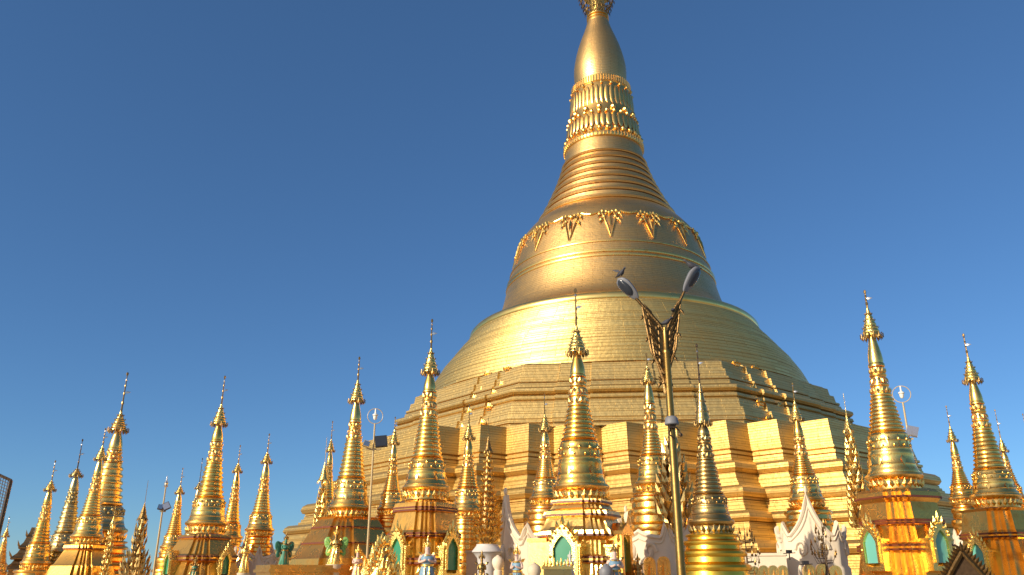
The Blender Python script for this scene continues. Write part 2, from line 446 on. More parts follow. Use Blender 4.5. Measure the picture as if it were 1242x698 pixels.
for k in range(40):
    a = 2 * pi * k / 40; d = Vector((cos(a), sin(a), 0))
    m.ball(d * 4.62 + Vector((0, 0, 55.65 - POD)), (.10, .36, 1.08), 8, 6, (Matrix.Rotation(a, 4, 'Z') @ Matrix.Rotation(-.1, 4, 'Y')).to_3x3())
    m.ball(d * 4.06 + Vector((0, 0, 59.6 - POD)), (.10, .325, 1.45), 8, 6, (Matrix.Rotation(a, 4, 'Z') @ Matrix.Rotation(-.05, 4, 'Y')).to_3x3())
    if k % 2 == 0: m.ball(d * 4.0 + Vector((0, 0, 61.3 - POD)), (.2, .2, .22), 7, 4)
m.build('lotus_petals', 'gilt', pag)
for rr, za, zb in ((3.85, 61.75, 62.55), (5.06, 53.15, 53.7)):
    m = MB()
    for k in range(72):
        a = 2 * pi * k / 72; d = Vector((cos(a), sin(a), 0))
        m.tube([d * rr + Vector((0, 0, za - POD)), d * rr + Vector((0, 0, zb - POD))], .09, 5)
    m.build('fluted_rim', 'gilt', pag)
pag_lathe('banana_bud', [(3.2, 62.6), (3.3, 63.1), (3.42, 64.0), (3.46, 65.0), (3.42, 65.9), (3.28, 66.9), (3.05, 68.0), (2.75, 69.2), (2.4, 70.3), (2.05, 71.3), (1.72, 72.3), (1.45, 73.3), (1.3, 73.9), (1.2, 74.3)], 'plate_bell', 72)
for z0 in (73.2, 73.7, 74.15): pag_lathe('bud_ring', [(1.2, z0 - .16), (1.5, z0 - .05), (1.5, z0 + .06), (1.2, z0 + .16)], 'gilt', 40)
# umbrella crown that flares upward out of the bud, then tiers to the vane
m = MB()
for k in range(20):
    a = 2 * pi * k / 20; d = Vector((cos(a), sin(a), 0)); d2 = Vector((cos(a + .3), sin(a + .3), 0))
    m.tube([d * 1.3 + Vector((0, 0, 74.2 - POD)), d * 1.65 + Vector((0, 0, 75.6 - POD)), d * 2.4 + Vector((0, 0, 77.6 - POD))], .045, 5)
    m.tube([d * 1.3 + Vector((0, 0, 74.2 - POD)), d2 * 1.7 + Vector((0, 0, 75.7 - POD)), d * 2.3 + Vector((0, 0, 77.6 - POD))], .035, 5)
    for zz, rr in ((76.9, 2.25), (76.1, 2.0), (75.3, 1.75), (77.5, 2.5)):
        m.leaf(d * rr + Vector((0, 0, zz - POD)), d * (rr + .05) + Vector((0, 0, zz - .65 - POD)), .24, .07, d)
for zz, rr in ((75.2, 1.55), (76.0, 1.85), (76.8, 2.15), (77.6, 2.4)):
    pts = [Vector((rr * cos(2 * pi * k / 32), rr * sin(2 * pi * k / 32), zz - POD)) for k in range(33)]
    m.tube(pts, .07, 5)
cr = m.build('crown_umbrella', 'dark', pag)
m = MB(); m.lathe(pz([(1.05, 74.0), (.98, 77.6), (1.9, 77.7), (1.8, 78.4), (1.4, 78.6), (1.5, 79.8), (1.1, 80), (1.2, 81.2), (.85, 81.4), (.9, 82.6), (.5, 83), (.3, 86), (.06, 90)]), 32)
m.build('crown_core', 'relief', pag)
# flame antefixes climbing the oblique faces of the octagonal terraces, two rows to a face
def antefix():
    m = MB()
    m.box((-.42, -.25, -1.5), (.42, .9, .45))
    for x, w, h in ((0, .7, .7), (-.4, .5, .45), (.4, .5, .45)):
        m.leaf((x, -.25, .35), (x * 1.3, -.35, .35 + h), w, .2, (0, -1, .2))
        m.leaf((x, .1, .35), (x * 1.2, -.1, .3 + h), w, .18, (0, -1, .2))
    for x in (-.25, 0, .25): m.ball((x, -.32, .3), (.14, .12, .16), 6, 4)
    return m
af0 = None
rows = [(21.9, 20.3), (22.6, 18.6), (23.6, 17.7), (24.2, 16.4), (25.0, 14.85)]
for q in (1, 3, 5, 7):
    a = q * pi / 4
    sg = -1 if q in (1, 5) else 1
    for off in (sg * 6.5, sg * 3.6):
        for (aa, z0) in rows:
            if af0 is None: o = af0 = antefix().build('flame_antefix', 'gilt', pag, smooth=0)
            else:
                o = af0.copy(); COL.objects.link(o); o.parent = pag
            x, y = off, -(20.75 + (aa - 21.3) * .90) * 1.0 + .3
            o.location = (x * cos(a) - y * sin(a), x * sin(a) + y * cos(a), z0 - POD - .35)
            o.scale = (.8, .8, .8)
            o.rotation_euler = (0, 0, a)

# ------------------------------------------------------------------ small stupas
REDENT = []
_q = [(1, .5), (.9, .5), (.9, .7), (.8, .7), (.8, .8), (.7, .8), (.7, .9), (.5, .9), (.5, 1)]
for k in range(4):
    a = k * pi / 2
    REDENT += [(x * cos(a) - y * sin(a), x * sin(a) + y * cos(a)) for x, y in _q]

def UMB(t):                       # umbrella crown: full at the rim, drawn in to a point
    return .043 * (1 - t) ** 1.15 * (1 + .35 * t * (1 - t)) + .0045
def spire_parts(root, L, zb, fr, mats, kw=1.0, seg=28, detail=True, nr=7, ng=16, style=0):
    """everything above the bell's bottom; L = bell bottom to tip, zb = bell bottom above the thing's base"""
    fa, fb, fc, fd, fe = fr
    Z = lambda u: zb + L * (1 - u)
    k = L * kw
    mg, ml, mb, mu = mats
    # finial rod with vane, beads and a crystal bud
    m = MB()
    m.lathe([(.006 * k, Z(fa + .02)), (.0042 * k, Z(fa * .7)), (.0035 * k, Z(fa * .3)), (.0025 * k, Z(.01))], 6)
    for u, r in ((fa * .8, .008), (fa * .56, .0065), (fa * .36, .006)): m.ball((0, 0, Z(u)), (r * k, r * k, r * k * 1.5), 7, 4)
    m.ball((0, 0, Z(.012)), (.0075 * k, .0075 * k, .013 * L), 6, 4)
    fin = m.build('finial', mu, root)
    m = MB(); m.leaf((0, 0, Z(fa * .52)), (.035 * k, 0, Z(fa * .5)), .018 * k, .003 * k, (0, -1, 0)); m.leaf((0, 0, Z(fa * .24)), (0, 0, Z(fa * .24) + .02 * k), .014 * k, .006 * k, (0, -1, 0))
    m.build('vane', 'silver', fin)
    # umbrella crown
    m = MB(); pr = []
    ht = Z(fa) - Z(fb)
    nt = 8
    pr.append((.03 * k, Z(fb) - .003 * L))
    for i in range(nt):
        t0, t1 = i / nt, (i + .82) / nt
        rr = lambda t: k * UMB(t)
        z0 = Z(fb) + ht * t0
        pr += [(rr(t0), z0), (rr(t0) * .995, z0 + ht * .03), (rr(t1) * .94, Z(fb) + ht * t1)]
    pr.append((.005 * k, Z(fa)))
    m.lathe(pr, 20)
    um = m.build('crown_umbrella', 'relief' if mg.startswith('gold') else mg, root)
    m = MB(); npd = 14
    for i in range(npd):
        a = 2 * pi * i / npd; d = Vector((cos(a), sin(a), 0))
        rr = .044 * k; zz = Z(fb)
        m.leaf(d * rr + Vector((0, 0, zz + .006 * k)), d * rr * 1.08 + Vector((0, 0, zz - .024 * k)), .015 * k, .006 * k, d)
        m.tube([d * rr * .95 + Vector((0, 0, zz + .002 * k)), d * rr * 1.3 + Vector((0, 0, zz + .012 * k)), d * rr * 1.28 + Vector((0, 0, zz - .012 * k))], .0028 * k, 4)
        for t in (.25, .5, .72):
            r2 = k * UMB(t); z2 = Z(fb) + ht * t
            m.leaf(d * r2 + Vector((0, 0, z2)), d * (r2 + .006 * k) + Vector((0, 0, z2 + .012 * k)), .008 * k, .003 * k, d)
    m.build('pendants', 'dark', um, smooth=0)
    # bud
    h = Z(fb) - Z(fc)
    m = MB(); m.lathe([(.034 * k, Z(fc)), (.041 * k, Z(fc) + .03 * h), (.041 * k, Z(fc) + .1 * h), (.036 * k, Z(fc) + .14 * h), (.037 * k, Z(fc) + .25 * h), (.034 * k, Z(fc) + .42 * h), (.028 * k, Z(fc) + .62 * h), (.022 * k, Z(fc) + .8 * h), (.018 * k, Z(fb) + .004 * L)], seg)
    m.build('banana_bud', mg, root)
    # lotus
    h = Z(fc) - Z(fd); m = MB()
    prof = []
    for i, (r0, r1) in enumerate(((.053, .046), (.047, .040), (.042, .036))):
        z0 = Z(fd) + h * i / 3
        prof += [(r1 * k, z0), (r0 * k, z0 + h * .05), (r0 * k, z0 + h * .09), (r1 * k, z0 + h * .13), (r1 * .96 * k, z0 + h * .32)]
    m.lathe(prof, seg)
    lo = m.build('lotus_neck', ml, root)
    if detail:
        npt = 14
        for i in range(3):
            m = MB(); z0 = Z(fd) + h * i / 3
            for j in range(npt):
                a = 2 * pi * (j + .5 * i) / npt; d = Vector((cos(a), sin(a), 0)); r1 = (.046, .040, .036)[i] * k
                up = i != 1
                pz0, pz1 = (z0 + h * .10, z0 + h * .31) if up else (z0 + h * .32, z0 + h * .12)
                m.leaf(d * r1 * .97 + Vector((0, 0, pz0)), d * r1 * 1.14 + Vector((0, 0, pz1)), .018 * k, .006 * k, d)
            m.build('petal_row', ml, lo, smooth=0)
    # rings
    h = Z(fd) - Z(fe); prof = []
    for i in range(nr):
        t0 = i / nr; r0 = k * (.086 - (.086 - .054) * t0 ** .85); r1 = k * (.086 - (.086 - .054) * ((i + 1) / nr) ** .85)
        z0 = Z(fe) + h * t0; q = h / nr
        prof += [(r0 * .95, z0), (r0 * 1.03, z0 + q * .12), (r0 * 1.05, z0 + q * .3), (r0 * 1.01, z0 + q * .48), (r1 * .955, z0 + q * .58), (r1 * .95, z0 + q * .98)]
    m = MB(); m.lathe(prof, seg); m.build('ringed_cone', mg, root)
    # bell
    h = Z(fe) - Z(1)
    m = MB(); m.lathe([(.122 * k, Z(1)), (.124 * k, Z(1) + .05 * h), (.117 * k, Z(1) + .12 * h), (.112 * k, Z(1) + .2 * h), (.114 * k, Z(1) + .23 * h), (.110 * k, Z(1) + .26 * h), (.106 * k, Z(1) + .42 * h), (.1075 * k, Z(1) + .45 * h), (.1075 * k, Z(1) + .5 * h), (.104 * k, Z(1) + .53 * h), (.1025 * k, Z(1) + .58 * h), (.1045 * k, Z(1) + .60 * h), (.1015 * k, Z(1) + .63 * h), (.099 * k, Z(1) + .76 * h), (.101 * k, Z(1) + .78 * h), (.0985 * k, Z(1) + .80 * h), (.094 * k, Z(1) + .9 * h), (.096 * k, Z(1) + .93 * h), (.090 * k, Z(1) + .97 * h), (.08 * k, Z(fe) + .002 * L)], seg)
    be = m.build('bell', mb, root)
    if detail:
        m = MB(); m2 = MB(); m3 = MB()
        for j in range(ng):
            a = 2 * pi * j / ng; d = Vector((cos(a), sin(a), 0)); t = Vector((-sin(a), cos(a), 0))
            m.leaf(d * .094 * k + Vector((0, 0, Z(1) + .93 * h)), d * .1035 * k + Vector((0, 0, Z(1) + .60 * h)), .022 * k, .0035 * k, d)
            m2.ball(d * .1 * k + Vector((0, 0, Z(1) + .8 * h)), (.008 * k, .008 * k, .011 * k), 6, 4)
            if j % 2 == 0 and style != 1:
                m3.leaf(d * .110 * k + Vector((0, 0, Z(1) + .42 * h)), d * .115 * k + Vector((0, 0, Z(1) + .16 * h)), .026 * k, .004 * k, d)
            a2 = a + pi / ng; d2 = Vector((cos(a2), sin(a2), 0))
            m2.ball(d2 * .103 * k + Vector((0, 0, Z(1) + .66 * h)), (.006 * k, .006 * k, .008 * k), 6, 4)
        for q_, nm in ((m, 'leaf_garland'), (m2, 'rosettes'), (m3, 'hanging_leaves')):
            if q_.v: q_.build(nm, mb, be, smooth=60)
    # lip and petal band below the bell
    m = MB(); m.lathe([(.118 * k, Z(1.075)), (.122 * k, Z(1.04)), (.116 * k, Z(1.03)), (.133 * k, Z(1.018)), (.138 * k, Z(1.008)), (.134 * k, Z(.998)), (.12 * k, Z(.992))], seg)
    m.build('bell_lip', 'gilt' if mg.startswith('gold') else mg, root)
    if detail:
        m = MB(); npt = 26
        for j in range(npt):
            a = 2 * pi * j / npt; d = Vector((cos(a), sin(a), 0))
            m.leaf(d * .118 * k + Vector((0, 0, Z(1.07))), d * .133 * k + Vector((0, 0, Z(1.025))), .026 * k, .008 * k, d)
        m.build('petal_band', 'relief' if mg.startswith('gold') else mg, root, smooth=0)

def arch_pts(w, h, n=9, point=.35):
    """pointed arch outline, from bottom left over the top to bottom right"""
    pts = [(-w / 2, 0)]
    hs = h * (1 - point)
    for i in range(n):
        t = i / (n - 1); a = pi - t * pi
        x = w / 2 * cos(a); zz = hs + h * point * (1 - abs(cos(a)) ** 1.35) ** .9
        pts.append((x, zz))
    pts.append((w / 2, 0)); return pts
def niche(root, w, h, dist, ang, z, depth, panel, mat):
    """porch with a pointed arch opening, flame border and a coloured panel inside; faces 'ang' in the thing's own frame"""
    T = Matrix.Rotation(ang, 4, 'Z') @ Matrix.Translation((0, -dist, z))
    m = MB()
    def bx(mn, mx): m.box(mn, mx, T)
    th = .12 * w
    bx((-w * .68, 0.0, -.1 * h), (-w * .40, depth, h * .66)); bx((w * .40, 0.0, -.1 * h), (w * .68, depth, h * .66))
    bx((-w * .74, -.04, -.24 * h), (w * .74, depth, -.1 * h))
    bx((-w * .76, -.05, h * .66), (-w * .36, depth, h * .73)); bx((w * .36, -.05, h * .66), (w * .76, depth, h * .73))
    inn = arch_pts(w * .80, h * .98); out = arch_pts(w * 1.10, h * 1.28)
    rings = []
    for y in (-.06, .14):
        pass
    b = len(m.v); nn = len(inn)
    for (pl, y) in ((inn, -.08), (out, -.08), (out, .18), (inn, .18)):
        for (x, zz) in pl: m.v.append(tuple(T @ Vector((x, y, zz))))
    for q in range(4):
        for i in range(nn - 1):
            p0, p1 = b + q * nn, b + ((q + 1) % 4) * nn
            m.face((p0 + i, p0 + i + 1, p1 + i + 1, p1 + i))
    # roof of the porch, a ridge running back into the body
    rr = [(-w * .72, h * .73), (-w * .3, h * 1.05), (0, h * 1.2), (w * .3, h * 1.05), (w * .72, h * .73)]
    m.loft([[T @ Vector((x, y, zz)) for x, zz in rr] for y in (.19, depth)])
    # flames
    no = len(out)
    for i in range(1, no - 1):
        x, zz = out[i]
        c = Vector((x, -.02, zz)); d = Vector((x * .9, 0, zz - h * .35)).normalized()
        ln = h * (.16 + .14 * (1 - abs(x) / (w * .55)))
        m.leaf(T @ (c - d * .06 * h), T @ (c + d * ln), w * .2, .09, T.to_3x3() @ Vector((0, -1, 0)))
        x2, z2 = (x + out[i - 1][0]) / 2, (zz + out[i - 1][1]) / 2
        m.ball(T @ Vector((x2 * .93, -.1, z2 * .96)), (.055 * w, .055 * w, .065 * w), 6, 4)
    nc = m.build('niche', mat, root, smooth=30)
    m = MB()
    ip = arch_pts(w * .82, h * 1.0)
    m.loft([[T @ Vector((x, y, zz)) for x, zz in ip] for y in (.05, .10)])
    m.build('niche_panel', panel, nc, smooth=0)
    return nc

def stupa(label, D, tip, bb, fr=(.15, .30, .45, .60, .80), kw=1.0, base=None, kind='redent', rot=45, mats=('gold', 'gilt', 'gold', 'dark'), basemat='amber',
          niches=(), niche_y=None, niche_w=16, niche_h=32, panel='green', group='gilded stupas ringing the great pagoda', seg=28, niche_out=1.12, name='gilded_stupa', crown_y=None):
    P = at(bb[0], bb[1], D)
    zt = at(tip[0], tip[1], D).z
    base_z = POD if D > 24 else 0
    az = math.atan2(P.x, P.y)
    root = thing(name, label, 'stupa', (P.x, P.y, base_z), -az, group)      # local -Y looks at the camera
    L = zt - P.z; zb = P.z - base_z
    rv = random.Random(label)
    if mats[0] == 'gold':
        v = rv.choice(('gold', 'gold_pale', 'gold_deep')); mats = (v, 'gilt', rv.choice((v, v, 'gold_pale')), 'dark')
    spire_parts(root, L, zb, fr, mats, kw, seg, nr=rv.choice((6, 7, 7, 8, 9)), ng=rv.choice((12, 14, 16, 18)), style=rv.randrange(3))
    s = mpp(bb[0], bb[1] + 20, D)
    zy = lambda y: at(bb[0], y, D).z - base_z
    top = zb - .07 * L
    if kind == 'redent':
        prof = [(hw * s / 1.12, zy(y)) for y, hw in base]
        prof = [p for p in prof if p[1] < top + .02] or prof
        prof[0] = (prof[0][0], min(prof[0][1], top + .01))
        last = prof[-1]
        prof += [(last[0] * 1.04, max(.5, last[1] - .1)), (last[0] * 1.15, .45), (last[0] * 1.2, .4), (last[0] * 1.2, 0)] if last[1] > .6 else [(last[0], 0)]
        prof.reverse()
        m = MB(); m.tiers(REDENT, prof, rot=R(rot))
        rb = m.build('redented_base', basemat, root, smooth=20)
        m = MB(); got = 0
        for (k0, z0), (k1, z1), (k2_, z2) in zip(prof, prof[1:], prof[2:]):
            if z1 > .7 and k1 >= k0 and k1 >= k2_ and z2 > z1 and k1 - min(k0, k2_) > .02:
                m.tiers(REDENT, [(k1 * .97, z1 - .05), (k1 * 1.012, z1 - .045), (k1 * 1.012, z1 + .035), (k1 * .97, z1 + .04)], rot=R(rot), cap=(False, False)); got += 1
        if got: m.build('red_bands', 'redline', rb, smooth=0)
        for a in niches:
            y = niche_y
            hw = [h for yy, h in base if yy <= y + 2][-1] * s / 1.12
            niche(root, niche_w * s, niche_h * s, hw * niche_out, R(a), zy(y), hw * .5, panel, 'relief')
    elif kind == 'round':
        prof = [(.118 * L * kw, top + .005)] + [(hw * s, zy(y)) for y, hw in base if zy(y) < top]
        full = [prof[0]]
        for (r1, z1), (r0, z0) in zip(prof[1:], prof):                      # each step is a rounded band with a groove under it
            h = z0 - z1
            full += [(r1 * .93, z0 - .02 * h), (r1 * 1.02, z0 - .12 * h), (r1 * 1.045, z0 - .28 * h), (r1 * 1.02, z0 - .45 * h), (r1 * .95, z0 - .52 * h), (r1 * .97, z0 - .9 * h), (r1 * .93, z0 - .98 * h)]
        full.append((full[-1][0] * 1.05, 0)); full.reverse()
        m = MB(); m.lathe(full, 40); m.build('banded_base', basemat, root)
    if crown_y:
        # white stucco drum whose rim sweeps up into four horned leaf points
        ya, yh, yl, yb, hw, ph = crown_y
        r = hw * s; za, zh, zl, zbt = zy(ya), zy(yh), zy(yl), zy(yb)
        nseg = 96; rings = [[], [], [], [], [], []]
        for i in range(nseg):
            t = 2 * pi * i / nseg
            u = ((t - R(ph) + pi / 2) / (pi / 2)) % 1.0                    # 0 at a leaf's centre
            v = min(u, 1 - u) * 2                                            # 0 centre .. 1 horn between leaves
            h = zl + (za - zl) * (.55 * max(0, 1 - v / .8) + .45 * max(0, 1 - v / .8) ** 4) if v < .8 else zl + (zh - zl) * ((v - .8) / .2) ** 1.3
            leafno = int(((t - R(ph) + pi / 2 + pi / 4) / (pi / 2)) % 4)
            if leafno % 2 == 1: h = zl + (h - zl) * (.25 if v < .8 else 1)
            fl = 1 + .10 * v ** 3
            sq = r * fl
            c, sn = cos(t), sin(t)
            lean = .06 * r * (1 - v)
            rings[0].append((sq * 1.04 * c, sq * 1.04 * sn, 0)); rings[1].append((sq * 1.03 * c, sq * 1.03 * sn, zbt)); rings[2].append((sq * .97 * c, sq * .97 * sn, zbt + .12))
            rings[3].append((sq * c, sq * sn, h)); rings[4].append((sq * .92 * c, sq * .92 * sn, h - .02)); rings[5].append((sq * .86 * c, sq * .86 * sn, zbt))
        m = MB(); m.loft(rings, cap=(False, True))
        m.tube([Vector(p) * 1.0 + Vector((0, 0, -.12)) for p in rings[3]] + [Vector(rings[3][0]) + Vector((0, 0, -.12))], .055 * r, 5, cap=False)
        m.tube([Vector((p[0] * 1.0, p[1] * 1.0, zbt + (p[2] - zbt) * .78)) for p in rings[3]] + [Vector((rings[3][0][0], rings[3][0][1], zbt + (rings[3][0][2] - zbt) * .78))], .03 * r, 5, cap=False)
        # raised scrolls
        for q in range(4):
            a0 = R(ph) - pi / 2 + q * pi / 2
            for sx in (-1, 1):
                pts = []
                for i in range(15):
                    e = i / 14 * 2.2 * pi; rr = .26 * (1 - i / 17)
                    aa = a0 + sx * (.30 + rr * .75 * cos(e)); zz = zbt + (zl - zbt) * (.55 + 1.1 * rr * sin(e))
                    pts.append((r * 1.0 * cos(aa), r * 1.0 * sin(aa), zz))
                m.tube(pts, .065 * r, 6)
            if q % 2 == 0: m.ball((r * cos(a0), r * sin(a0), za + .08), (.05 * r, .05 * r, .2), 7, 5)
            ah = a0 + pi / 4
        m.build('white_leaf_drum', 'white', root, smooth=45)
    return root

OLD = ('old', 'old', 'old', 'iron'); BRZ = ('bronze', 'bronze', 'bronze', 'iron')
# --- the large ones along the terrace edge
bright = stupa('brightest gilded stupa in the middle with sunlit white hot base and green pointed niche', 36.2, (700, 350), (704.5, 590), (.2, .345, .475, .625, .785), 1.0,
      [(605, 33), (608, 37), (611, 37), (613, 34), (619, 38), (622, 45), (627, 47), (630, 42), (641, 47), (646, 52), (651, 53), (654, 50), (657, 44), (674, 44), (677, 48), (682, 48), (685, 45), (700, 48)], rot=-25, niches=(-25, 65), niche_y=694, niche_w=30, niche_h=40, basemat='gilt', niche_out=1.3)
stupa('tall gilded stupa with two green arched niches, left of the leafy gold tree', 41, (522, 387), (517, 591), (.18, .335, .46, .62, .84), 1.0,
      [(609, 30), (612, 36), (618, 38), (621, 38), (623, 35), (645, 40), (649, 43), (652, 43), (655, 39), (675, 40), (679, 44), (684, 44), (687, 40), (698, 42)], rot=45, niches=(-44, 46), niche_y=692, niche_w=21, niche_h=36, niche_out=1.25)
stupa('gilded stupa on a broad plain tapering base behind the two green winged figures', 49.4, (439, 433), (424, 615), (.16, .31, .46, .58, .82), 1.0,
      [(621, 34), (624, 37), (629, 38), (631, 36), (640, 42), (641.5, 43), (643, 42.5), (659, 52), (660.5, 53), (662, 52.5), (676, 60), (679, 63), (698, 66)], rot=35, basemat='amber')
stupa('gilded stupa with dark green niche standing alone against sky, left of three thinner spires', 56.9, (274, 456), (251, 634), (.2, .345, .47, .62, .84), 1.0,
      [(645, 25), (650, 28), (653, 30), (655, 28), (673, 38), (676, 42), (680, 42), (682, 38), (698, 44)], rot=38, niches=(-58, 36), niche_y=697, niche_w=11, niche_h=22)
stupa('tallest gilded stupa right of the great pagoda with two teal niches in its amber base', 40, (1041, 353), (1084, 577), (.10, .265, .44, .60, .785), 1.0,
      [(596, 41), (600, 46), (606, 47), (609, 44), (612, 41), (632, 44), (634, 46), (637, 46), (639, 43), (660, 48), (663, 52), (668, 52), (671, 49), (698, 54)], rot=45, niches=(-40, 42), niche_y=684, niche_w=22, niche_h=36, panel='teal', niche_out=1.27)
stupa('rightmost large gilded stupa with one teal niche and amber base cut by the picture edge', 50.3, (1166, 405), (1207, 601), (.15, .31, .46, .62, .85), 1.0,
      [(610, 38), (614, 42), (619, 42), (622, 39), (645, 43), (649, 46), (653, 46), (656, 43), (675, 48), (680, 50), (698, 54)], rot=45, niches=(-32, 52), niche_y=694, niche_w=18, niche_h=32, panel='teal', niche_out=1.22)
stupa('small bright gilded stupa in front of the big plump one near the left', 72, (136, 520), (106, 650), (.17, .30, .46, .62, .82), 1.05,
      [(659, 20), (662, 23), (666, 24), (668, 22), (684, 30), (687, 33), (698, 37)], rot=45)
stupa('big plump gilded stupa with smooth grey gold bell, leaning highest among the left group', 85, (157, 452), (123.5, 642), (.26, .385, .52, .6, .86), 1.1,
      [(662, 30), (672, 31.5), (682, 33), (692, 34.5), (702, 36)], kind='round', basemat='amber', mats=('gilt', 'gilt', 'old', 'dark'))
stupa('slim bright gilded stupa at left, next to the dull green gold one', 80, (74, 559), (44, 682), (.2, .3, .45, .62, .82), 1.05, [(700, 22), (712, 25)], kind='round')
stupa('dull greenish gold stupa with dark ringed cone between two bright ones at far left', 82, (105, 533), (76, 668), (.27, .34, .48, .6, .85), 1.05, [(684, 24), (692, 26), (702, 28)], kind='round', mats=OLD, basemat='old')
T_ = Matrix.Rotation(R(-25), 4, 'Z')
_s = mpp(704, 670, 36.2); _z = lambda y: at(704, y, 36.2).z - POD
m = MB(); m.box((-44 * _s, -55 * _s, 0), (-14 * _s, -20 * _s, _z(659)), T_); m.box((13.5 * _s, -55 * _s, 0), (19 * _s, -20 * _s, _z(659)), T_)
pw_ = m.build('porch_wall', 'gilt', bright, smooth=0)
m = MB(); m.box((-46 * _s, -57 * _s, _z(659) + .004), (-20 * _s, -20 * _s, _z(655)), T_); m.build('porch_cornice', 'amber', pw_, smooth=0)
T2 = Matrix.Rotation(R(65), 4, 'Z')
m = MB(); m.box((-17 * _s, -58 * _s, 0), (-9.5 * _s, -25 * _s, _z(651)), T2); m.box((9.5 * _s, -58 * _s, 0), (17 * _s, -25 * _s, _z(651)), T2)
m.loft([[T2 @ Vector((x, y, z)) for x, z in ((-20 * _s, _z(651) + .004), (20 * _s, _z(651) + .004), (17 * _s, _z(646)), (0, _z(636)), (-17 * _s, _z(646)))] for y in (-60 * _s, -25 * _s)])
m.build('side_porch', 'amber', bright, smooth=0)
# --- the smaller ones behind them
stupa('thin gilded stupa tucked against the left side of the stupa that stands alone', 66, (231, 568), (209, 663), (.23, .33, .47, .63, .85), 1.1, [(676, 14), (690, 17), (700, 19)], kind='round')
stupa('barely seen spire whose rod shows just left of the lone stupa tip', 72, (250, 556), (233, 655), (.3, .38, .5, .64, .84), .9, [(668, 13), (690, 16)], kind='round', mats=OLD, basemat='old')
stupa('gilded spire between the lone stupa and the stupa with a white drum', 64, (291, 540), (279, 651), (.2, .3, .46, .64, .86), 1.0, [(664, 13), (674, 12), (686, 13), (700, 14)], kind='round')
stupa('gilded stupa in a white drum beside the left end of the pagoda steps', 60, (326, 526), (315, 642), (.2, .31, .47, .64, .84), 1.1, [(652, 15), (660, 14), (670, 15), (684, 16)], kind='round', crown_y=(655, 660, 676, 700, 24, -40))
stupa('thin gilded spire rising just left of the broad plain based stupa', 60, (409, 511), (395, 624), (.2, .33, .48, .64, .84), .9, [(640, 14), (660, 15), (690, 17)], kind='round')
stupa('gilded spire between the floodlight pole and the tall two niche stupa', 50, (488, 506), (474, 617), (.14, .3, .46, .66, .82), 1.1, [(630, 17), (640, 18), (660, 20)], kind='round')
stupa('gilded stupa with smooth round bell immediately left of the leafy gold tree', 46.5, (566, 490), (567, 619), (.19, .335, .49, .62, .80), 1.12, [(633, 17.5), (643, 17), (655, 17), (668, 17.5), (682, 18), (700, 19)], kind='round', basemat='gold')
stupa('gilded spire half hidden behind the brightest middle stupa on its left', 44, (676, 478), (662, 604), (.2, .36, .5, .66, .82), 1.15, [(618, 20), (632, 23), (646, 26), (664, 28), (690, 29)], kind='round', basemat='gilt', crown_y=(600, 636, 654, 700, 52, -68))
stupa('gilded stupa with glowing round bands behind the twin lamp post, in a white drum', 42.5, (797, 428), (793, 586), (.10, .235, .41, .635, .80), 1.05, [(603, 27), (618, 29), (636, 32), (655, 33), (690, 33)], kind='round', basemat='gold', crown_y=(618, 626, 652, 694, 42, 60))
stupa('dark bronze stupa with lacy crown and brassy bands, nearest right of the lamp post', 33, (848, 417), (862, 632), (.23, .47, .54, .68, .86), .92, [(645, 28), (656, 30.5), (668, 34), (684, 38), (702, 42)], kind='round', mats=BRZ, basemat='yellow', name='bronze_stupa')
stupa('gilded stupa with smooth bell rising from the white horned drum on the right', 45, (966, 464), (978, 606), (.16, .33, .48, .66, .80), 1.1, [(619, 24), (632, 27), (646, 29), (664, 30), (690, 31)], kind='round', basemat='gold', crown_y=(600, 634, 650, 690, 39, 0))
stupa('slim gilded spire between the two large right hand stupas', 56, (1150, 492), (1168, 604), (.23, .39, .55, .72, .86), 1.05, [(616, 13), (630, 15), (650, 17)], kind='round', crown_y=(628, 640, 652, 690, 18, -10))
stupa('gilded spire peeping out from behind the rightmost large stupa', 63, (1205, 497), (1229, 607), (.32, .47, .58, .7, .84), 1.0, [(620, 14), (640, 16)], kind='round')
stupa('spire at the very right edge of the view, only its rod and crown showing', 63, (1239, 502), (1263, 607), (.3, .45, .58, .7, .84), 1.0, [(620, 14), (640, 16)], kind='round')
stupa('little gilded stupa in the far left corner beside the dark tiered pavilion roof', 84, (14, 627), (-2, 694), (.2, .36, .5, .64, .84), 1.2, [(704, 10), (716, 12)], kind='round', mats=('gilt', 'gilt', 'gilt', 'dark'))

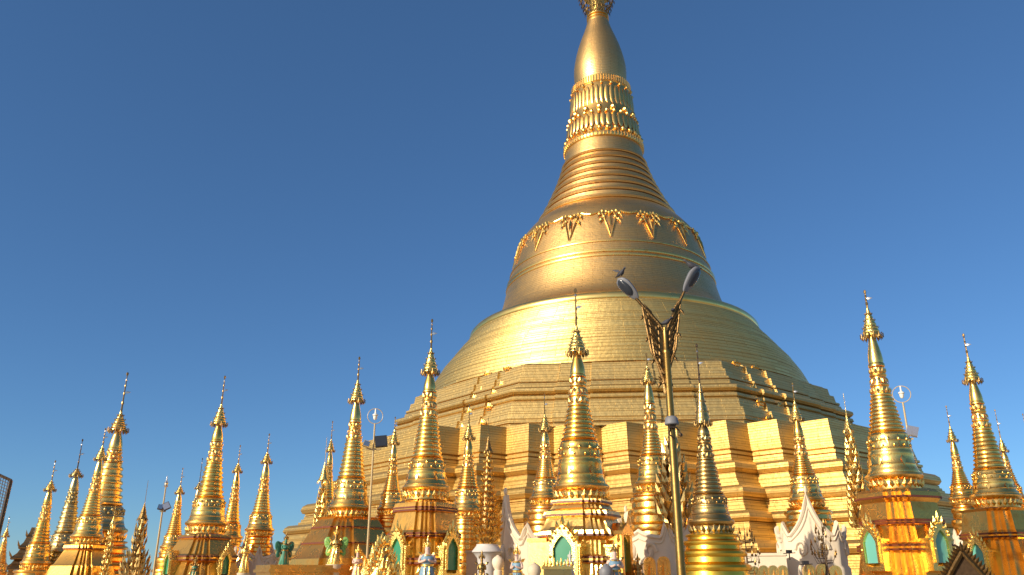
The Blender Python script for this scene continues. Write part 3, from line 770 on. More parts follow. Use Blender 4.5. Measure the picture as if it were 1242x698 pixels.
# ------------------------------------------------------------------ leafy gold offering trees
def atY(px, py, Y):
    x, y, z = ray(px, py)
    t = Y / y
    return Vector((x * t, Y, EYE + z * t))
def gold_tree(label, D, axis, ys, hws, tip_y, mat='relief', leafmat=None, tiers=16, crown=True, lsize=None, gaps=False, name='gilded_tree', group='metal offering trees'):
    """axis: two photo points of the stem; ys/hws: outline (photo rows and half widths), bottom to top"""
    P = at(axis[1][0], axis[1][1], D)
    s = mpp(axis[1][0], axis[1][1], D)
    az = math.atan2(P.x, P.y)
    zb = at(axis[1][0], ys[0], D).z
    root = thing(name, label, 'metal tree', (P.x, P.y, zb), -az, group)
    Z = [at(axis[1][0], y, D).z - zb for y in ys]; Rr = [h * s for h in hws]
    zt = at(axis[0][0], tip_y, D).z - zb
    def rad(z):
        for i in range(len(Z) - 1):
            if Z[i] <= z <= Z[i + 1]: return Rr[i] + (Rr[i + 1] - Rr[i]) * (z - Z[i]) / (Z[i + 1] - Z[i])
        return Rr[-1]
    m = MB(); m.lathe([(.05, -.15 if D > 24 else 0), (.045, Z[-1] * .6), (.02, Z[-1]), (.012, zt * .98), (.004, zt)], 6)
    m.build('stem', mat, root)
    m = MB(); m.lathe([(.02, -.02)] + [(max(.03, r_ * .55), z_) for r_, z_ in zip(Rr, Z)] + [(.02, Z[-1] + .05)], 12); m.build('core', 'dark', root)
    rnd = random.Random(int(axis[0][0]))
    m = MB(); H = Z[-1]
    for i in range(tiers):
        z = H * (i + .25) / tiers; r = max(.05, rad(z))
        dz = H / tiers
        ls = lsize or max(.14, r * .34)
        for rr, cnt in ((r, max(5, int(2 * pi * r / (ls * .55)))), (r * .62, max(4, int(2 * pi * r / (ls * .8))))):
            for k in range(cnt):
                a = 2 * pi * (k + .5 * (i % 2)) / cnt + rnd.uniform(-.08, .08); d = Vector((cos(a), sin(a), 0))
                zz = z + rnd.uniform(-.1, .1) * dz
                l = ls * rnd.uniform(.8, 1.15)
                if gaps and zz - z > .05 * dz: zz = z
                m.leaf(d * rr * .82 + Vector((0, 0, zz - l * .3)), d * rr * 1.04 + Vector((0, 0, zz + l * .75)), l * .42, l * .16, d)
            if rr == r:
                for k in range(0, cnt, 2):
                    a = 2 * pi * k / cnt; d = Vector((cos(a), sin(a), 0))
                    m.tube([(0, 0, z - r * .35), d * rr * .5 + Vector((0, 0, z - r * .32)), d * rr * .85 + Vector((0, 0, z))], .014, 4)
    m.build('leaves', leafmat or mat, root, smooth=0)
    if crown:
        h = zt - H; c0 = H + .02 * h
        m = MB(); m.lathe([(.012, c0 - .02), (.12 * h, c0), (.10 * h, c0 + .05 * h), (.07 * h, c0 + .14 * h), (.075 * h, c0 + .15 * h), (.03 * h, c0 + .3 * h), (.008, c0 + .42 * h)], 14)
        for k in range(10):
            a = 2 * pi * k / 10; d = Vector((cos(a), sin(a), 0))
            m.leaf(d * .115 * h + Vector((0, 0, c0 + .02 * h)), d * .14 * h + Vector((0, 0, c0 - .09 * h)), .05 * h, .015 * h, d)
        m.build('crown_umbrella', mat, root, smooth=0)
    return root
gold_tree('leafy cone shaped gold tree standing on a round white pedestal', 39, ((592, 545), (591, 660)), [662, 655, 643, 630, 612, 590, 565, 548], [9, 16, 19.5, 18.5, 14.5, 10, 6.5, 3.5], 505, mat='dark', leafmat='leafgold', tiers=15)
gold_tree('big gold tree of upcurled leaf cups right behind the lamp post pole', 35.5, ((819, 560), (820, 640)), [641, 634, 620, 600, 580, 562, 545, 532], [8, 19, 24, 22, 18, 14, 9, 4], 505, mat='dark', leafmat='bronze', tiers=9, lsize=.66)
gold_tree('dark brass tree of separate leaf tiers at left with long needle on top', 60, ((172, 620), (163, 695)), [700, 690, 676, 666, 660, 650, 645, 636, 630], [17, 17, 13, 6, 9, 6, 7, 4, 2.5], 582, mat='dark', leafmat='bronze', tiers=9, lsize=.62)
gold_tree('narrow gold leaf tree leaning beside the broad plain based stupa', 57, ((398, 578), (388, 640)), [648, 630, 612, 596, 584], [9, 7.5, 6, 4, 2], 530, tiers=11, lsize=.45)
gold_tree('narrow glittering gold leaf tree left of the tallest right hand stupa', 42, ((1034, 520), (1043, 620)), [640, 610, 585, 560, 540, 522], [14, 12.5, 10, 8, 6, 3], 476, tiers=14, lsize=.42)
gold_tree('slim gold needle tree in front of the plump left stupa', 70, ((134, 640), (128, 690)), [700, 680, 660, 646, 636], [6, 5, 4, 3, 1.5], 612, tiers=9, lsize=.4)
# white pedestal under the leafy tree
P = at(591, 660, 39)
t = thing('white_pedestal', 'round white pedestal with flared top under the leafy gold tree', 'pedestal', (P.x, P.y, POD))
h = P.z - POD
m = MB(); m.lathe([(.75, 0), (.75, .15), (.48, .3), (.42, h - .95), (.46, h - .62), (.62, h - .42), (.66, h - .40)], 32); m.build('column', 'whitep', t)
m = MB(); m.lathe([(.64, h - .40), (.70, h - .36), (.70, h - .32), (.55, h - .14), (.5, h - .08), (.5, h - .02)], 32); m.build('capital', 'whitep', t)

# ------------------------------------------------------------------ twin-headed lamp post with pigeons
LY = 19.5
base = atY(826, 690, LY)
lp = thing('lamp_post', 'tall brass twin headed street lamp post with grey heads, ornate brackets and perched pigeons', 'lamp post', (base.x, LY, 0))
def lpt(px, py, dy=0):
    p = atY(px, py, LY + dy); return Vector((p.x - base.x, p.y - LY, p.z))
top = lpt(805, 398)
top.x = 0; top.y = 0
m = MB(); m.lathe([(.2, 0), (.2, .5), (.12, .6), (.10, 2.0), (.095, top.z * .6), (.085, top.z - .7), (.10, top.z - .66), (.10, top.z - .6), (.07, top.z - .55), (.06, top.z)], 20)
m.build('post', 'lampgold', lp)
dx = -lpt(805, 398).x
def L2(px, py, dy=0):
    p = lpt(px, py, dy); return Vector((p.x + dx, p.y, p.z))
for sx, pts, hd in ((-1, [(806, 404), (797, 392), (784, 378), (770, 362)], ((773, 364), (747, 340))), (1, [(806, 404), (811, 392), (820, 372), (829, 353)], ((828, 356), (846, 326)))):
    arm = MB(); arm.tube([L2(*p) for p in pts], [.055, .05, .045, .04], 8)
    ao = arm.build('arm', 'fin', lp)
    a, b = L2(*hd[0]), L2(*hd[1]); b.y -= .12
    d = (b - a).normalized(); ln = (b - a).length
    up = Vector((0, .35, 1)); up = (up - d * up.dot(d)).normalized(); sd = d.cross(up)
    T = Matrix.Translation((a + b) / 2) @ Matrix((( d.x, sd.x, up.x, 0), (d.y, sd.y, up.y, 0), (d.z, sd.z, up.z, 0), (0, 0, 0, 1)))
    m = MB(); rings = []
    for i in range(13):
        u = -1 + 2 * i / 12; w = max(.03, (1 - abs(u) ** 2.6) ** .5) * (.62 + .38 * min(1, (u + 1) * .75))
        rings.append([T @ Vector((u * ln / 2, .20 * w * cos(q), (.15 if sin(q) > 0 else .055) * w * sin(q))) for q in [2 * pi * k / 16 for k in range(16)]])
    m.loft(rings); ho = m.build('lamp_head', 'grey', lp)
    m = MB(); rings = []
    for i in range(9):
        u = -1 + 2 * i / 8; w = max(.05, (1 - u * u) ** .5)
        rings.append([T @ Vector((ln * .10 + u * ln * .34, .145 * w * cos(q), -.045 + (.01 if sin(q) > 0 else .05) * w * sin(q))) for q in [2 * pi * k / 12 for k in range(12)]])
    m.loft(rings); m.build('lamp_glass', 'lens', ho)
    # ornate fin bracket under the arm
    m = MB()
    lowp = L2(806, 478); outs = [L2(*p) for p in (pts[1], pts[2], ((pts[2][0] + pts[3][0]) / 2, (pts[2][1] + pts[3][1]) / 2))]
    for j, q in enumerate(outs):
        mid = (lowp + q) / 2 + Vector((.05 * sx, 0, -.1))
        m.tube([lowp + Vector((0, 0, .25 * j)), mid, q], [.05, .035, .02], 6)
        for e in range(4):
            f = (e + .6) / 4; c = lowp.lerp(q, f) + Vector((.04 * sx * sin(f * pi), 0, -.03))
            m.leaf(c, c + Vector((.10 * sx, -.03, -.18 if j == 2 else .16)), .09, .03, (0, -1, 0))
    fin = [lowp, outs[0] + Vector((-.10 * -sx * -1, 0, -.12)), outs[0], outs[1], outs[2], outs[2] + Vector((-.02 * sx, 0, -.22)), lowp.lerp(outs[2], .55) + Vector((.04 * sx, 0, -.05))]
    m.loft([[q_ + Vector((0, dy, 0)) for q_ in fin] for dy in (-.012, .02)])
    for e in range(10):
        f = e / 9; a0 = lowp.lerp(outs[0], f); b0 = lowp.lerp(outs[2], f)
        m.tube([a0, (a0 + b0) / 2 + Vector((0, -.03, .04)), b0], .03, 5)
        m.leaf(a0 + (b0 - a0) * .3, a0 + (b0 - a0) * .9 + Vector((0, 0, .1)), .12, .04, (0, -1, 0))
    m.build('ornate_bracket', 'fin', lp, smooth=0)
# loudspeaker clamped to the post
sp = L2(813, 513); sp.x = -.02; sp.y = -.16
s0 = thing('horn_speaker', 'small grey bell shaped speaker clamped part way up the lamp post', 'speaker', Vector((base.x, LY, 0)) + sp)
m = MB(); m.lathe([(.16, -.08), (.175, -.06), (.16, .0), (.15, .07), (.11, .12), (.03, .14)], 18); m.build('dome', 'grey', s0)
m = MB(); m.box((-.05, -.06, -.16), (.09, .12, -.08)); m.tube([(.05, 0, -.1), (.16, .02, -.2), (.2, .02, -.32)], .02, 6); m.tube([(.0, .1, -.1), (-.08, 0, -.3), (.05, .02, -.42)], .018, 6); m.ball((.2, .02, -.32), .05, 7, 4)
m.build('clamp_bracket', 'iron', s0)
def pigeon(label, P, head, sc=1.0, flap=False):
    m = MB(); hx, hy = head
    rings = []
    for t, w, h, z in ((-.20, .012, .008, .05), (-.13, .035, .014, .06), (-.08, .05, .045, .085), (0, .068, .066, .105), (.06, .062, .064, .125), (.10, .036, .036, .16), (.125, .028, .03, .195), (.15, .030, .03, .215), (.175, .018, .018, .215), (.20, .004, .004, .20)):
        rings.append([(t, w * cos(q), z + h * sin(q)) for q in [2 * pi * k / 10 for k in range(10)]])
    m.loft(rings)
    o = m.build('pigeon', 'pigeon', None, loc=P); o.rotation_euler = (0, 0, math.atan2(hy, hx)); o.scale = (sc,) * 3
    tag(o, label, 'pigeon', 'pigeons perched on the lamp post')
    m = MB()
    for sy in (-1, 1):
        m.leaf((.05, sy * .055, .13), (-.15, sy * (.16 if flap else .04), .2 if flap else .07), .08, .018, (0, sy, .3))
    m.build('wings', 'pigeon', o)
    m = MB()
    for sy in (-1, 1): m.tube([(.01, sy * .025, .06), (.015, sy * .025, .0)], .006, 5)
    m.build('legs', 'iron', o)
B0 = Vector((base.x, LY, 0))
pigeon('dark pigeon ruffling its wings on top of the left lamp head', B0 + L2(752, 341) + Vector((0, 0, .10)), (.6, -.8), 1.0, True)
pigeon('dark pigeon squatting lengthwise on the top of the right lamp head', B0 + L2(839, 331) + Vector((0, 0, .06)), (-1, -.1), 1.25)
pigeon('dark pigeon perched midway on the right arm of the lamp post', B0 + L2(817, 382) + Vector((-.03, 0, .04)), (.4, .9), .8)
pigeon('dark pigeon sitting in the fork where both lamp arms meet', B0 + L2(807, 398) + Vector((0, 0, .05)), (.9, -.4), .95)

# ------------------------------------------------------------------ ring lamps and floodlights on thin poles
def ring_lamp(label, D, top, bot, ring, floods, polemat='steel', ringr=10):
    P = at(bot[0], bot[1], D); s = mpp(bot[0], bot[1], D); az = math.atan2(P.x, P.y)
    t = thing('floodlight_pole', label, 'lamp pole', (P.x, P.y, POD), -az, 'thin floodlight poles')
    zz = lambda y: at(bot[0], y, D).z - POD
    m = MB(); m.lathe([(.09, 0), (.08, .3), (.06, zz(top[1]) * .6), (.045, zz(top[1]))], 10); m.build('pole', polemat, t)
    if ring:
        zc = zz(top[1]) + ringr * s
        pts = [Vector((ringr * s * sin(2 * pi * k / 28), 0, zc - ringr * s * cos(2 * pi * k / 28))) for k in range(29)]
        m = MB(); m.tube(pts, .022, 6, cap=False); m.build('hoop', polemat, t)
        m = MB(); m.lathe([(.05, zc - .22), (.10, zc - .16), (.12, zc - .02), (.10, zc), (.16, zc + .04), (.15, zc + .1), (.05, zc + .16), (.03, zc + ringr * s)], 12); m.build('lamp', 'glass', t)
    else:
        z0 = zz(top[1]); m = MB(); m.lathe([(.04, z0 - .05), (.12, z0), (.16, z0 + .05), (.1, z0 + .1), (.14, z0 + .25), (.05, z0 + .4), (.01, z0 + .75)], 10); m.build('finial', 'silver', t)
    if floods:
        y0 = floods[0]; z0 = zz(y0)
        m = MB(); x0 = min(f[0] for f in floods[1]) * s; x1 = max(f[0] for f in floods[1]) * s
        m.box((x0, -.05, z0 - .05), (x1, .05, z0 + .04)); m.build('crossbar', polemat, t)
        for (dx_, size, mt, ry) in floods[1]:
            q = size * s / 2; T = Matrix.Translation((dx_ * s, -.12, z0 + q + .05)) @ Matrix.Rotation(ry, 4, 'Y') @ Matrix.Rotation(R(-20), 4, 'X')
            m = MB(); m.box((-q, -.14, -q), (q, .0, q), T); m.box((-q * .6, 0, -q * .6), (q * .6, .16, q * .6), T)
            f = m.build('floodlight', mt, t, smooth=0)
            m = MB(); m.box((-q * .86, -.15, -q * .86), (q * .86, -.142, q * .86), T); m.build('lens', 'lens' if mt == 'black' else 'silver', f, smooth=0)
ring_lamp('slim pole with hoop framed lamp and square black floodlight before the pagoda steps', 47, (457, 514), (449, 612), True, (545, [(-9, 8, 'steel', .3), (9, 15, 'black', -.12)]), ringr=9.5)
ring_lamp('pole with hoop framed lamp beside the tallest right hand stupa', 47, (1096, 487), (1112, 590), True, (532, [(-2, 5, 'steel', .2), (5, 13, 'silver', .3)]), ringr=10.5)
ring_lamp('thin leaning looking pole with dark spotlights between brass tree and lone stupa', 62, (202, 590), (187, 690), False, (620, [(-3, 6, 'iron', .2), (4, 9, 'iron', -.5)]))

# ------------------------------------------------------------------ statues
def statue(label, D, foot, head_top, skin='skin', robe='blue', crown='gold', wings=None, face_az=0, name='guardian_statue', base_z=None, hood=None, group='figures along the terrace edge', pedestal=True, wide=1.0):
    P = at(foot[0], foot[1], D); az = math.atan2(P.x, P.y)
    zt = at(foot[0], head_top, D).z
    if base_z is None: base_z = P.z
    Hh = zt - base_z
    t = thing(name, label, 'statue', (P.x, P.y, base_z), -az + face_az, group)
    k = Hh / 2.15                                                   # body 1.75 with a tall pointed crown
    k2 = k * wide
    # one continuous skinned body: torso, neck, head, both arms bent to the chest, legs under the robe
    V = [((0, 0, .88), .17), ((0, .0, 1.08), .15), ((0, 0, 1.28), .18), ((0, -.01, 1.42), .075), ((0, -.02, 1.52), .095), ((0, -.02, 1.66), .105), ((0, -.01, 1.74), .06),
         ((-.21, 0, 1.33), .07), ((-.28, -.02, 1.08), .055), ((-.10, -.22, 1.14), .042), ((-.03, -.26, 1.20), .035),
         ((.21, 0, 1.33), .07), ((.28, -.02, 1.08), .055), ((.10, -.22, 1.14), .042), ((.03, -.26, 1.20), .035),
         ((-.10, 0, .5), .10), ((-.11, 0, .08), .06), ((-.11, -.13, .04), .045), ((.10, 0, .5), .10), ((.11, 0, .08), .06), ((.11, -.13, .04), .045)]
    Ed = [(0, 1), (1, 2), (2, 3), (3, 4), (4, 5), (5, 6), (2, 7), (7, 8), (8, 9), (9, 10), (2, 11), (11, 12), (12, 13), (13, 14), (0, 15), (15, 16), (16, 17), (0, 18), (18, 19), (19, 20)]
    me = bpy.data.meshes.new('body'); me.from_pydata([(v[0] * k2, v[1] * k2, v[2] * k) for v, r in V], Ed, [])
    bo = bpy.data.objects.new('body', me); COL.objects.link(bo); bo.parent = t
    me.materials.append(M[skin])
    sk = bo.modifiers.new('skin', 'SKIN'); sk.use_smooth_shade = True
    for i, (v, r) in enumerate(V): me.skin_vertices[0].data[i].radius = (r * k2, r * k2)
    me.skin_vertices[0].data[0].use_root = True
    sb = bo.modifiers.new('sub', 'SUBSURF'); sb.levels = sb.render_levels = 1
    # face: brow, nose, eyes, mouth
    m = MB(); m.leaf((0, -.115 * k, 1.66 * k), (0, -.135 * k, 1.58 * k), .035 * k, .03 * k, (0, -1, 0)); fn = m.build('nose', skin, t)
    m = MB()
    for sx in (-1, 1): m.ball((sx * .04 * k, -.115 * k, 1.635 * k), (.018 * k, .01 * k, .009 * k), 6, 4)
    m.build('eyes', 'black', t)
    # robe: shoulders to hem, with flared skirt tiers
    m = MB(); rings = []
    for zz, rx, ry in ((.03, .34, .27), (.06, .36, .28), (.45, .29, .23), (.80, .22, .18), (.95, .20, .17), (1.1, .19, .165), (1.28, .24, .17), (1.38, .17, .12), (1.41, .09, .09)):
        rings.append([(rx * k2 * cos(q) * (1 + .05 * cos(9 * q) * (zz < .6)), ry * k2 * sin(q) * (1 + .05 * cos(9 * q) * (zz < .6)), zz * k) for q in [2 * pi * j / 36 for j in range(36)]])
    m.loft(rings); ro = m.build('robe', robe, t)
    m = MB()
    for sx in (-1, 1):
        m.leaf((sx * .2 * k, -.02, 1.36 * k), (sx * .42 * k, 0, 1.5 * k), .16 * k, .05 * k, (0, -1, 0))
        m.leaf((sx * .22 * k, -.02, .9 * k), (sx * .44 * k, 0, .66 * k), .18 * k, .05 * k, (0, -1, 0))
        m.leaf((sx * .09 * k, -.24 * k, .95 * k), (sx * .10 * k, -.30 * k, .15 * k), .10 * k, .03 * k, (0, -1, 0))
    m.lathe([(.205 * k2, .92 * k), (.22 * k2, .94 * k), (.22 * k2, 1.0 * k), (.2 * k2, 1.02 * k)], 20)
    m.lathe([(.13 * k, 1.40 * k), (.2 * k, 1.37 * k), (.2 * k, 1.33 * k)], 20, cap=(False, False))
    m.build('sash', crown, t, smooth=0)
    m = MB(); m.lathe([(.10 * k, 1.69 * k), (.135 * k, 1.70 * k), (.135 * k, 1.74 * k), (.105 * k, 1.76 * k), (.11 * k, 1.82 * k), (.075 * k, 1.84 * k), (.08 * k, 1.91 * k), (.045 * k, 1.94 * k), (.045 * k, 2.0 * k), (.006 * k, 2.15 * k)], 14)
    for j in range(7):
        a = -pi / 2 + (j - 3) * .42; d = Vector((cos(a), sin(a), 0))
        m.leaf(d * .12 * k + Vector((0, 0, 1.72 * k)), d * .15 * k + Vector((0, 0, 1.90 * k)), .07 * k, .02 * k, d)
    for sx in (-1, 1): m.leaf((sx * .12 * k, 0, 1.62 * k), (sx * .2 * k, 0, 1.86 * k), .07 * k, .03 * k, (0, -1, 0))
    m.build('crown', crown, t, smooth=0)
    if wings:
        for sx in (-1, 1):
            m = MB()
            m.ball((sx * .44 * k, .13 * k, 1.22 * k), (.25 * k, .05 * k, .36 * k), 14, 8, Matrix.Rotation(sx * R(18), 3, 'Y'))
            m.ball((sx * .40 * k, .12 * k, .80 * k), (.17 * k, .045 * k, .30 * k), 14, 8, Matrix.Rotation(-sx * R(14), 3, 'Y'))
            for j in range(5):
                a = R(60 - 34 * j)
                m.leaf((sx * .36 * k, .07 * k, 1.15 * k), (sx * (.44 + .24 * cos(a)) * k, .08 * k, (1.18 + .36 * sin(a)) * k), .1 * k, .025 * k, (0, -1, 0))
            m.build('wing', wings, t)
    if pedestal and base_z > POD + .1:
        m = MB(); m.lathe([(.46 * k2, POD - base_z), (.46 * k2, POD - base_z + .15), (.38 * k2, POD - base_z + .2), (.38 * k2, -.2), (.44 * k2, -.12), (.44 * k2, .04)], 12); m.build('plinth', 'parapet', t)
    return t
def dep(y, D): return at(600, y, D).z
# gilded block with the two green winged figures
P = at(376, 690, 43.5); s = mpp(376, 690, 43.5)
t = thing('gilded_pedestal', 'amber gilded block with cornice carrying the two green winged figures', 'pedestal', (P.x, P.y, POD), R(32))
zt = at(376, 686, 43.5).z - POD
m = MB(); m.box((-2.3, -1.2, 0), (2.3, 1.2, zt - .34)); m.build('block', 'amber', t, smooth=0)
m = MB(); m.box((-2.42, -1.32, zt - .335), (2.42, 1.32, zt - .2)); m.box((-2.34, -1.24, zt - .197), (2.34, 1.24, zt)); m.build('cornice', 'amber', t, smooth=0)
Tm = Matrix.Translation((P.x, P.y, 0)) @ Matrix.Rotation(R(32), 4, 'Z')
def on_block(x, y):
    q = Tm @ Vector((x, y, 0)); return q
def statue_at(label, q, z0, h, **kw):
    D = math.hypot(q.x, q.y)
    # photo point that looks at q
    f = FPX; X, Y, Zq = q.x, q.y, z0 - EYE
    dc = Y * cos(PITCH) + Zq * sin(PITCH); uc = -Y * sin(PITCH) + Zq * cos(PITCH)
    px, py = W0 / 2 + f * X / dc, H0 / 2 - f * uc / dc
    Zt = z0 + h - EYE
    dc = Y * cos(PITCH) + Zt * sin(PITCH); uc = -Y * sin(PITCH) + Zt * cos(PITCH)
    return statue(label, D, (px, py), H0 / 2 - f * uc / dc, base_z=z0, **kw)
zb_ = POD + zt
pb = at(344, 688, 44.6); pa = at(406, 682, 43.0)
statue_at('dark green winged figure on the left end of the gilded block', pb, zb_, 1.62, robe='robe', skin='robe', wings='robe', face_az=R(25), crown='dark')
statue_at('winged figure with bright leaf green wings and gilded dress on the right of the block', pa, zb_, 1.85, robe='relief', skin='dark', wings='wing', face_az=R(-8), wide=1.15)
statue('small pinkish crowned figure between green winged figure and gold flame sculpture', 37, (432, 706), 661, robe='skin', crown='relief')
statue('blue draped statue with tall crown in front of the two niche stupa', 36.3, (517, 716), 650, robe='blue', crown='relief', wide=1.25)
statue('pale blue robed figure with gold pointed crown left of the brightest stupa', 32.8, (627, 722), 659, robe='blue', crown='gold', face_az=R(-25))
statue('grey blue crowned figure standing right of the brightest stupa, near its porch', 32.8, (747, 724), 655, robe='blue', skin='skin', crown='bronze', face_az=R(15), wide=1.2)
statue('dark brown figure with leaf shaped pointed hood before the white pedestal', 33, (584, 716), 667, robe='dark', skin='dark', crown='dark', wide=.85)
statue('dark reddish figure with pointed crown before the white horned drum by the lamp', 36, (775, 712), 671, robe='dark', skin='dark', crown='bronze')
statue('slender all gold figure with flame head on the white drum at left', 55, (295, 696), 648, robe='relief', skin='gold', crown='gold', wide=.8)
statue('little white seated looking figure right in front of the green pointed niche', 33.6, (692, 704), 668, robe='whitep', skin='whitep', crown='whitep', wide=1.1)
statue('small dark green figure at the foot of the stupa standing alone', 53, (234, 708), 674, robe='robe', skin='dark', crown='dark')
# flame sculpture beside the two-niche stupa
P = at(462, 704, 36.5); s = mpp(462, 700, 36.5)
t = thing('flame_sculpture', 'cluster of gilded flame and leaf carving left of the arched green niche', 'sculpture', (P.x, P.y, POD))
h = at(462, 645, 36.5).z - POD
m = MB(); m.lathe([(.8, 0), (.8, .2), (.62, .4), (.66, h * .4), (.45, h * .55), (.28, h * .68), (.1, h * .8)], 14); m.build('core', 'relief', t)
m = MB(); rnd = random.Random(5)
for i in range(110):
    u = rnd.random(); a = rnd.uniform(0, 2 * pi); rr = .72 * (1 - u) ** .8 + .06; zz = .5 + u * h * .62
    d = Vector((cos(a), sin(a), 0)); l = rnd.uniform(.28, .55)
    m.leaf(d * rr + Vector((0, 0, zz)), d * (rr + .12) + Vector((0, 0, zz + l)), l * .45, .08, d)
for sx, hh in ((0, 1), (-.38, .82), (.4, .74), (-.66, .62), (.7, .55)):
    m.leaf((sx, -.1, h * hh * .62), (sx * 1.05, -.12, h * hh), .26, .1, (0, -1, 0))
    m.ball((sx, -.2, h * hh * .66), (.14, .14, .18), 8, 5)
m.build('flames', 'relief', t, smooth=0)
# round stone jars
for lab, px, py, D, r, mt in (('round cream stone jar beside the blue robed crowned figure', 648, 692, 32.3, .27, 'parapet'), ('round grey stone jar at the feet of the grey blue figure', 735, 694, 32.2, .27, 'grey'), ('round white jar next to the white pedestal', 604, 682, 37.5, .27, 'white')):
    P = at(px, py, D); t = thing('stone_jar', lab, 'jar', (P.x, P.y, POD), 0, 'stone jars on the terrace'); hz = P.z - POD
    m = MB(); m.lathe([(r * .7, 0), (r * .7, hz - r * 1.4), (r * .5, hz - r * 1.2), (r * .8, hz - r * .7), (r, hz - r * .1), (r * .9, hz + r * .45), (r * .55, hz + r * .8), (r * .2, hz + r * .95)], 20); m.build('body', mt, t)
    m = MB(); m.lathe([(r * .3, hz + r * .88), (r * .3, hz + r * .98), (r * .08, hz + r * 1.1)], 12); m.build('lid', mt, t)
# carved gilt altar in front of the bright stupa
P = at(677, 700, 32.6)
t = thing('carved_altar', 'low carved brown gold altar table before the green pointed niche', 'altar', (P.x, P.y, POD)); hz = at(677, 687, 32.6).z - POD
m = MB(); m.box((-.55, -.3, 0), (.5, .3, hz - .12)); m.build('block', 'bronze', t, smooth=0)
m = MB(); m.box((-.62, -.36, hz - .117), (.57, .36, hz)); 
m.build('slab', 'gilt', t, smooth=0)
m = MB()
for i in range(9): m.leaf((-.55 + i * .13, -.34, hz - .05), (-.55 + i * .13, -.36, hz + .22 + .1 * (i % 2)), .12, .05, (0, -1, 0))
m.build('cresting', 'relief', t, smooth=0)

# gilded arched merlons along the edge of the terrace
def merlon(label, px, ytop, w, D=39.5):
    P = at(px, ytop, D); s = mpp(px, ytop, D); az = math.atan2(P.x, P.y)
    t = thing('gilded_merlon', label, 'merlon', (P.x, P.y, POD), -az + R(10), 'gilded arched merlons on the terrace edge')
    h = P.z - POD; ww = w * s
    pts = [(-ww / 2, 0)] + [(-ww / 2 * cos(pi * i / 12), h - ww * .62 + ww * .62 * sin(pi * i / 12) ** .8) for i in range(13)] + [(ww / 2, 0)]
    inn = [(x * .66, z - ww * .17 if z > 0 else 0) for x, z in pts]
    m = MB(); m.loft([[(x, y, z) for x, z in pts] for y in (-.1, .14)]); m.build('slab', 'gilt', t)
    m = MB(); b = len(m.v); n = len(pts)
    for pl, y in ((inn, -.16), (pts, -.16), (pts, -.104), (inn, -.104)):
        for x, z in pl: m.v.append((x * 1.02, y, z))
    for q in range(4):
        for i in range(n - 1): m.face((b + q * n + i, b + q * n + i + 1, b + ((q + 1) % 4) * n + i + 1, b + ((q + 1) % 4) * n + i))
    m.build('arch_frame', 'gilt', t)
    m = MB(); m.leaf((0, -.12, .3), (0, -.15, h - ww * .3), ww * .45, .06, (0, -1, 0)); m.build('leaf_boss', 'gilt', t)
for lab, px, y, w in (('gold arched merlon half hidden left of the dark reddish figure', 766, 679, 13), ('gold arched merlon directly right of the dark reddish figure', 787, 676, 14), ('gold arched merlon beside the lamp post pole', 804, 675, 15),
                      ('leftmost small gold merlon right of the bronze stupa', 914, 687, 11), ('second small gold merlon right of the bronze stupa', 925.5, 686, 11), ('third small gold merlon right of the bronze stupa', 937, 686, 11), ('fourth small gold merlon, ending at the white wall corner', 948.5, 686, 11),
                      ('bright gold merlon at left under the large white horned drum', 980, 685, 14), ('middle gold merlon under the large white horned drum', 996, 684, 14), ('right gold merlon under the large white horned drum', 1012, 686, 14)):
    merlon(lab, px, y, w)
# low white walls
def wall(label, px0, px1, ytop, D, mat='white', name='white_wall', th=.5):
    a, b = at(px0, ytop, D), at(px1, ytop, D); d = b - a; d.z = 0; L = d.length
    t = thing(name, label, 'wall', ((a.x + b.x) / 2, (a.y + b.y) / 2, POD), math.atan2(d.y, d.x)); h = a.z - POD
    m = MB(); m.box((-L / 2, -th / 2, 0), (L / 2, th / 2, h - .13)); m.build('wall_body', mat, t, smooth=0)
    m = MB(); m.box((-L / 2 - .05, -th / 2 - .06, h - .127), (L / 2 + .05, th / 2 + .06, h)); m.build('coping', mat, t, smooth=0)
wall('low white wall with flat coping behind the four small gold merlons', 902, 953, 671.5, 43)
wall('cream wall under the smooth belled stupa, behind the white pedestal', 566, 604, 668, 43.2, 'white', 'cream_wall')
# small bronze flower trees
def flower_tree(label, D, foot, topy, hw, seed):
    P = at(foot[0], foot[1], D); s = mpp(*foot, D); rnd = random.Random(seed)
    t = thing('bronze_flower_tree', label, 'metal tree', (P.x, P.y, POD), 0, 'small bronze flower trees')
    zt = at(foot[0], topy, D).z - POD; zf = P.z - POD
    m = MB(); m.lathe([(.16, 0), (.18, zf * .5), (.06, zf), (.03, zt * .6), (.01, zt)], 8); m.build('stem', 'iron', t)
    mb, mf = MB(), MB()
    for i in range(26):
        u = rnd.random() ** .8; a = rnd.uniform(0, 2 * pi); z0 = zf + (zt - zf) * u * .75; r = hw * s * (1 - u * .75) * rnd.uniform(.55, 1.1)
        d = Vector((cos(a), sin(a), 0)); e = d * r + Vector((0, 0, z0 + .25 + .2 * rnd.random()))
        mb.tube([(0, 0, z0), d * r * .7 + Vector((0, 0, z0 + .02)), e], [.014, .012, .008], 4)
        mf.leaf(e - Vector((0, 0, .05)), e + Vector((0, 0, .24)), .09, .045, d); mf.ball(e, .05, 6, 4)
    mb.build('branches', 'iron', t); mf.build('buds', 'dark', t, smooth=0)
flower_tree('small dark bronze flower tree beside the bronze stupa', 37, (908, 700), 638, 24, 3)
flower_tree('small dark bronze flower tree before the large white horned drum', 38, (1003, 690), 634, 20, 11)
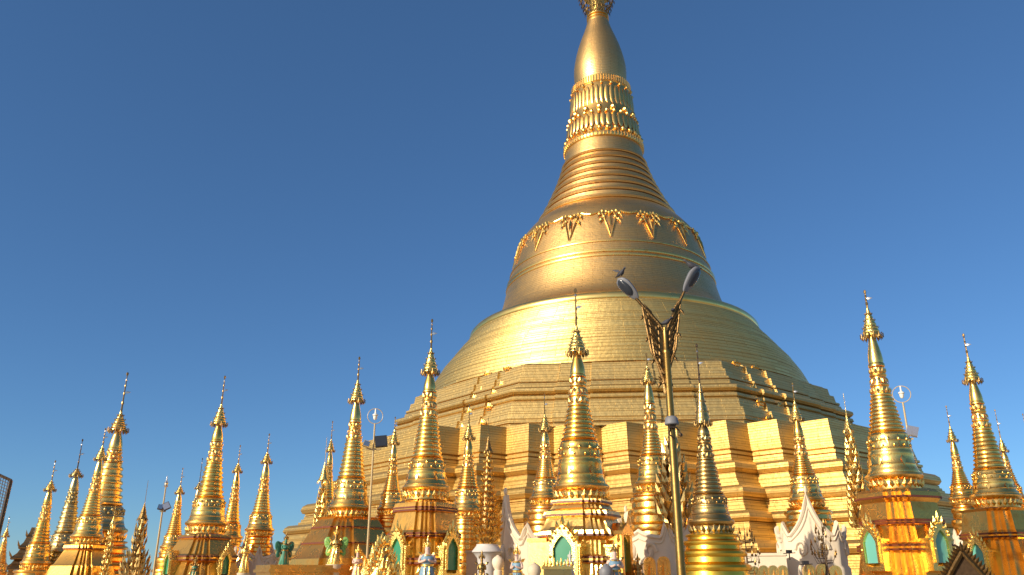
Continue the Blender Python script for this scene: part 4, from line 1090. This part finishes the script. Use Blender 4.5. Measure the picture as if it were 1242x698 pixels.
# small lamps on the white wall
for lab, px, py, D in (('small black floodlight on the end of the low white wall', 957, 670, 42.6), ('small dark crossed floodlight fitting above the bright gold merlon', 977, 683.5, 39.2)):
    P = at(px, py, D); t = thing('wall_floodlight', lab, 'floodlight', P, 0, 'small floodlights at the white wall')
    m = MB(); m.box((-.12, -.1, -.05), (.12, .1, .1)); m.build('housing', 'black', t, smooth=0)
    m = MB(); m.tube([(0, 0, -.05), (0, 0, -.35)], .03, 6); m.tube([(-.28, 0, -.06), (.3, 0, -.03)], .02, 6); m.build('bracket', 'iron', t)
# dark ornate gable, bottom right
P = at(1172, 698, 36); s = mpp(1172, 690, 36); az = math.atan2(P.x, P.y)
t = thing('ornate_gable', 'dark gilt carved gable with flame edges between the two right hand stupas', 'gable', (P.x, P.y, POD), -az)
ha = at(1172, 670, 36).z - POD; w = 23 * s
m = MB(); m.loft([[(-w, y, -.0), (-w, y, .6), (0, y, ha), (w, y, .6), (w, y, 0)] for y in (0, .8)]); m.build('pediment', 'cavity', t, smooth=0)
m = MB()
for sx in (-1, 1):
    m.tube([(sx * w * 1.05, -.08, .6), (sx * w * .5, -.1, ha * .52 + .3), (0, -.1, ha)], .09, 6)
    for i in range(10):
        f = i / 9; c = Vector((sx * w * (1 - f), -.1, .62 + (ha - .62) * f)); m.leaf(c, c + Vector((sx * .22, -.04, .30)), .2, .07, (0, -1, 0))
m.leaf((0, -.1, ha - .1), (0, -.1, ha + .4), .22, .08, (0, -1, 0))
m.build('flame_edge', 'fin', t, smooth=0)

# far left: tiered roof pavilion and a netted frame
P = at(33, 700, 92); az = math.atan2(P.x, P.y); s = mpp(33, 690, 92)
t = thing('tiered_pavilion', 'dark gilt pavilion with tiered roof and slender spire at the far left', 'pavilion', (P.x, P.y, 0), -az)
zz = lambda y: at(33, y, 92).z
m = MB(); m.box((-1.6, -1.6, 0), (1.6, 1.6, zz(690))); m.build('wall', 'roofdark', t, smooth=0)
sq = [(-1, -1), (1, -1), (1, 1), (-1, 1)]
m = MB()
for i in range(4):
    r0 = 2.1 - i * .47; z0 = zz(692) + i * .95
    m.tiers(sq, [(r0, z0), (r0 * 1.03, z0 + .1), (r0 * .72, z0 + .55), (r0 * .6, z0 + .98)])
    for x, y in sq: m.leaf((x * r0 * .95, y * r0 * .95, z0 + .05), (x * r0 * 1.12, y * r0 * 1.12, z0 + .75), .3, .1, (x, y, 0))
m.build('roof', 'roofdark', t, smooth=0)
m = MB(); m.lathe([(.42, zz(692) + 3.7), (.3, zz(665)), (.2, zz(655)), (.28, zz(651)), (.1, zz(645)), (.03, zz(638)), (.01, zz(632))], 12); m.build('spire', 'dark', t)
P = atY(-4, 690, 22)
t = thing('netted_frame', 'dark leaning frame with grey netting on a post at the left edge', 'frame', (P.x, P.y, 0))
def q(px, py): v = atY(px, py, 22); return (v.x - P.x, v.y - P.y, v.z)
m = MB(); m.tube([q(-2, 650), q(13.5, 583)], .045, 6); m.tube([(q(-2, 650)[0], 0, 0), q(-2, 650)], .06, 8); m.tube([q(13.5, 583), q(-6, 574), q(-40, 560)], .04, 6); m.tube([q(-2, 650), q(-50, 640)], .04, 6); m.tube([q(-40, 560), q(-50, 640)], .04, 6)
m.build('frame_bars', 'iron', t)
m = MB()
A, B, Cc, Dd = (Vector(q(-2, 650)), Vector(q(13, 584)), Vector(q(-40, 561)), Vector(q(-50, 639)))
for i in range(19):
    f = i / 18
    m.tube([A.lerp(Dd, f), B.lerp(Cc, f)], .012, 4); m.tube([A.lerp(B, f), Dd.lerp(Cc, f)], .012, 4)
m.build('netting', 'grey', t)
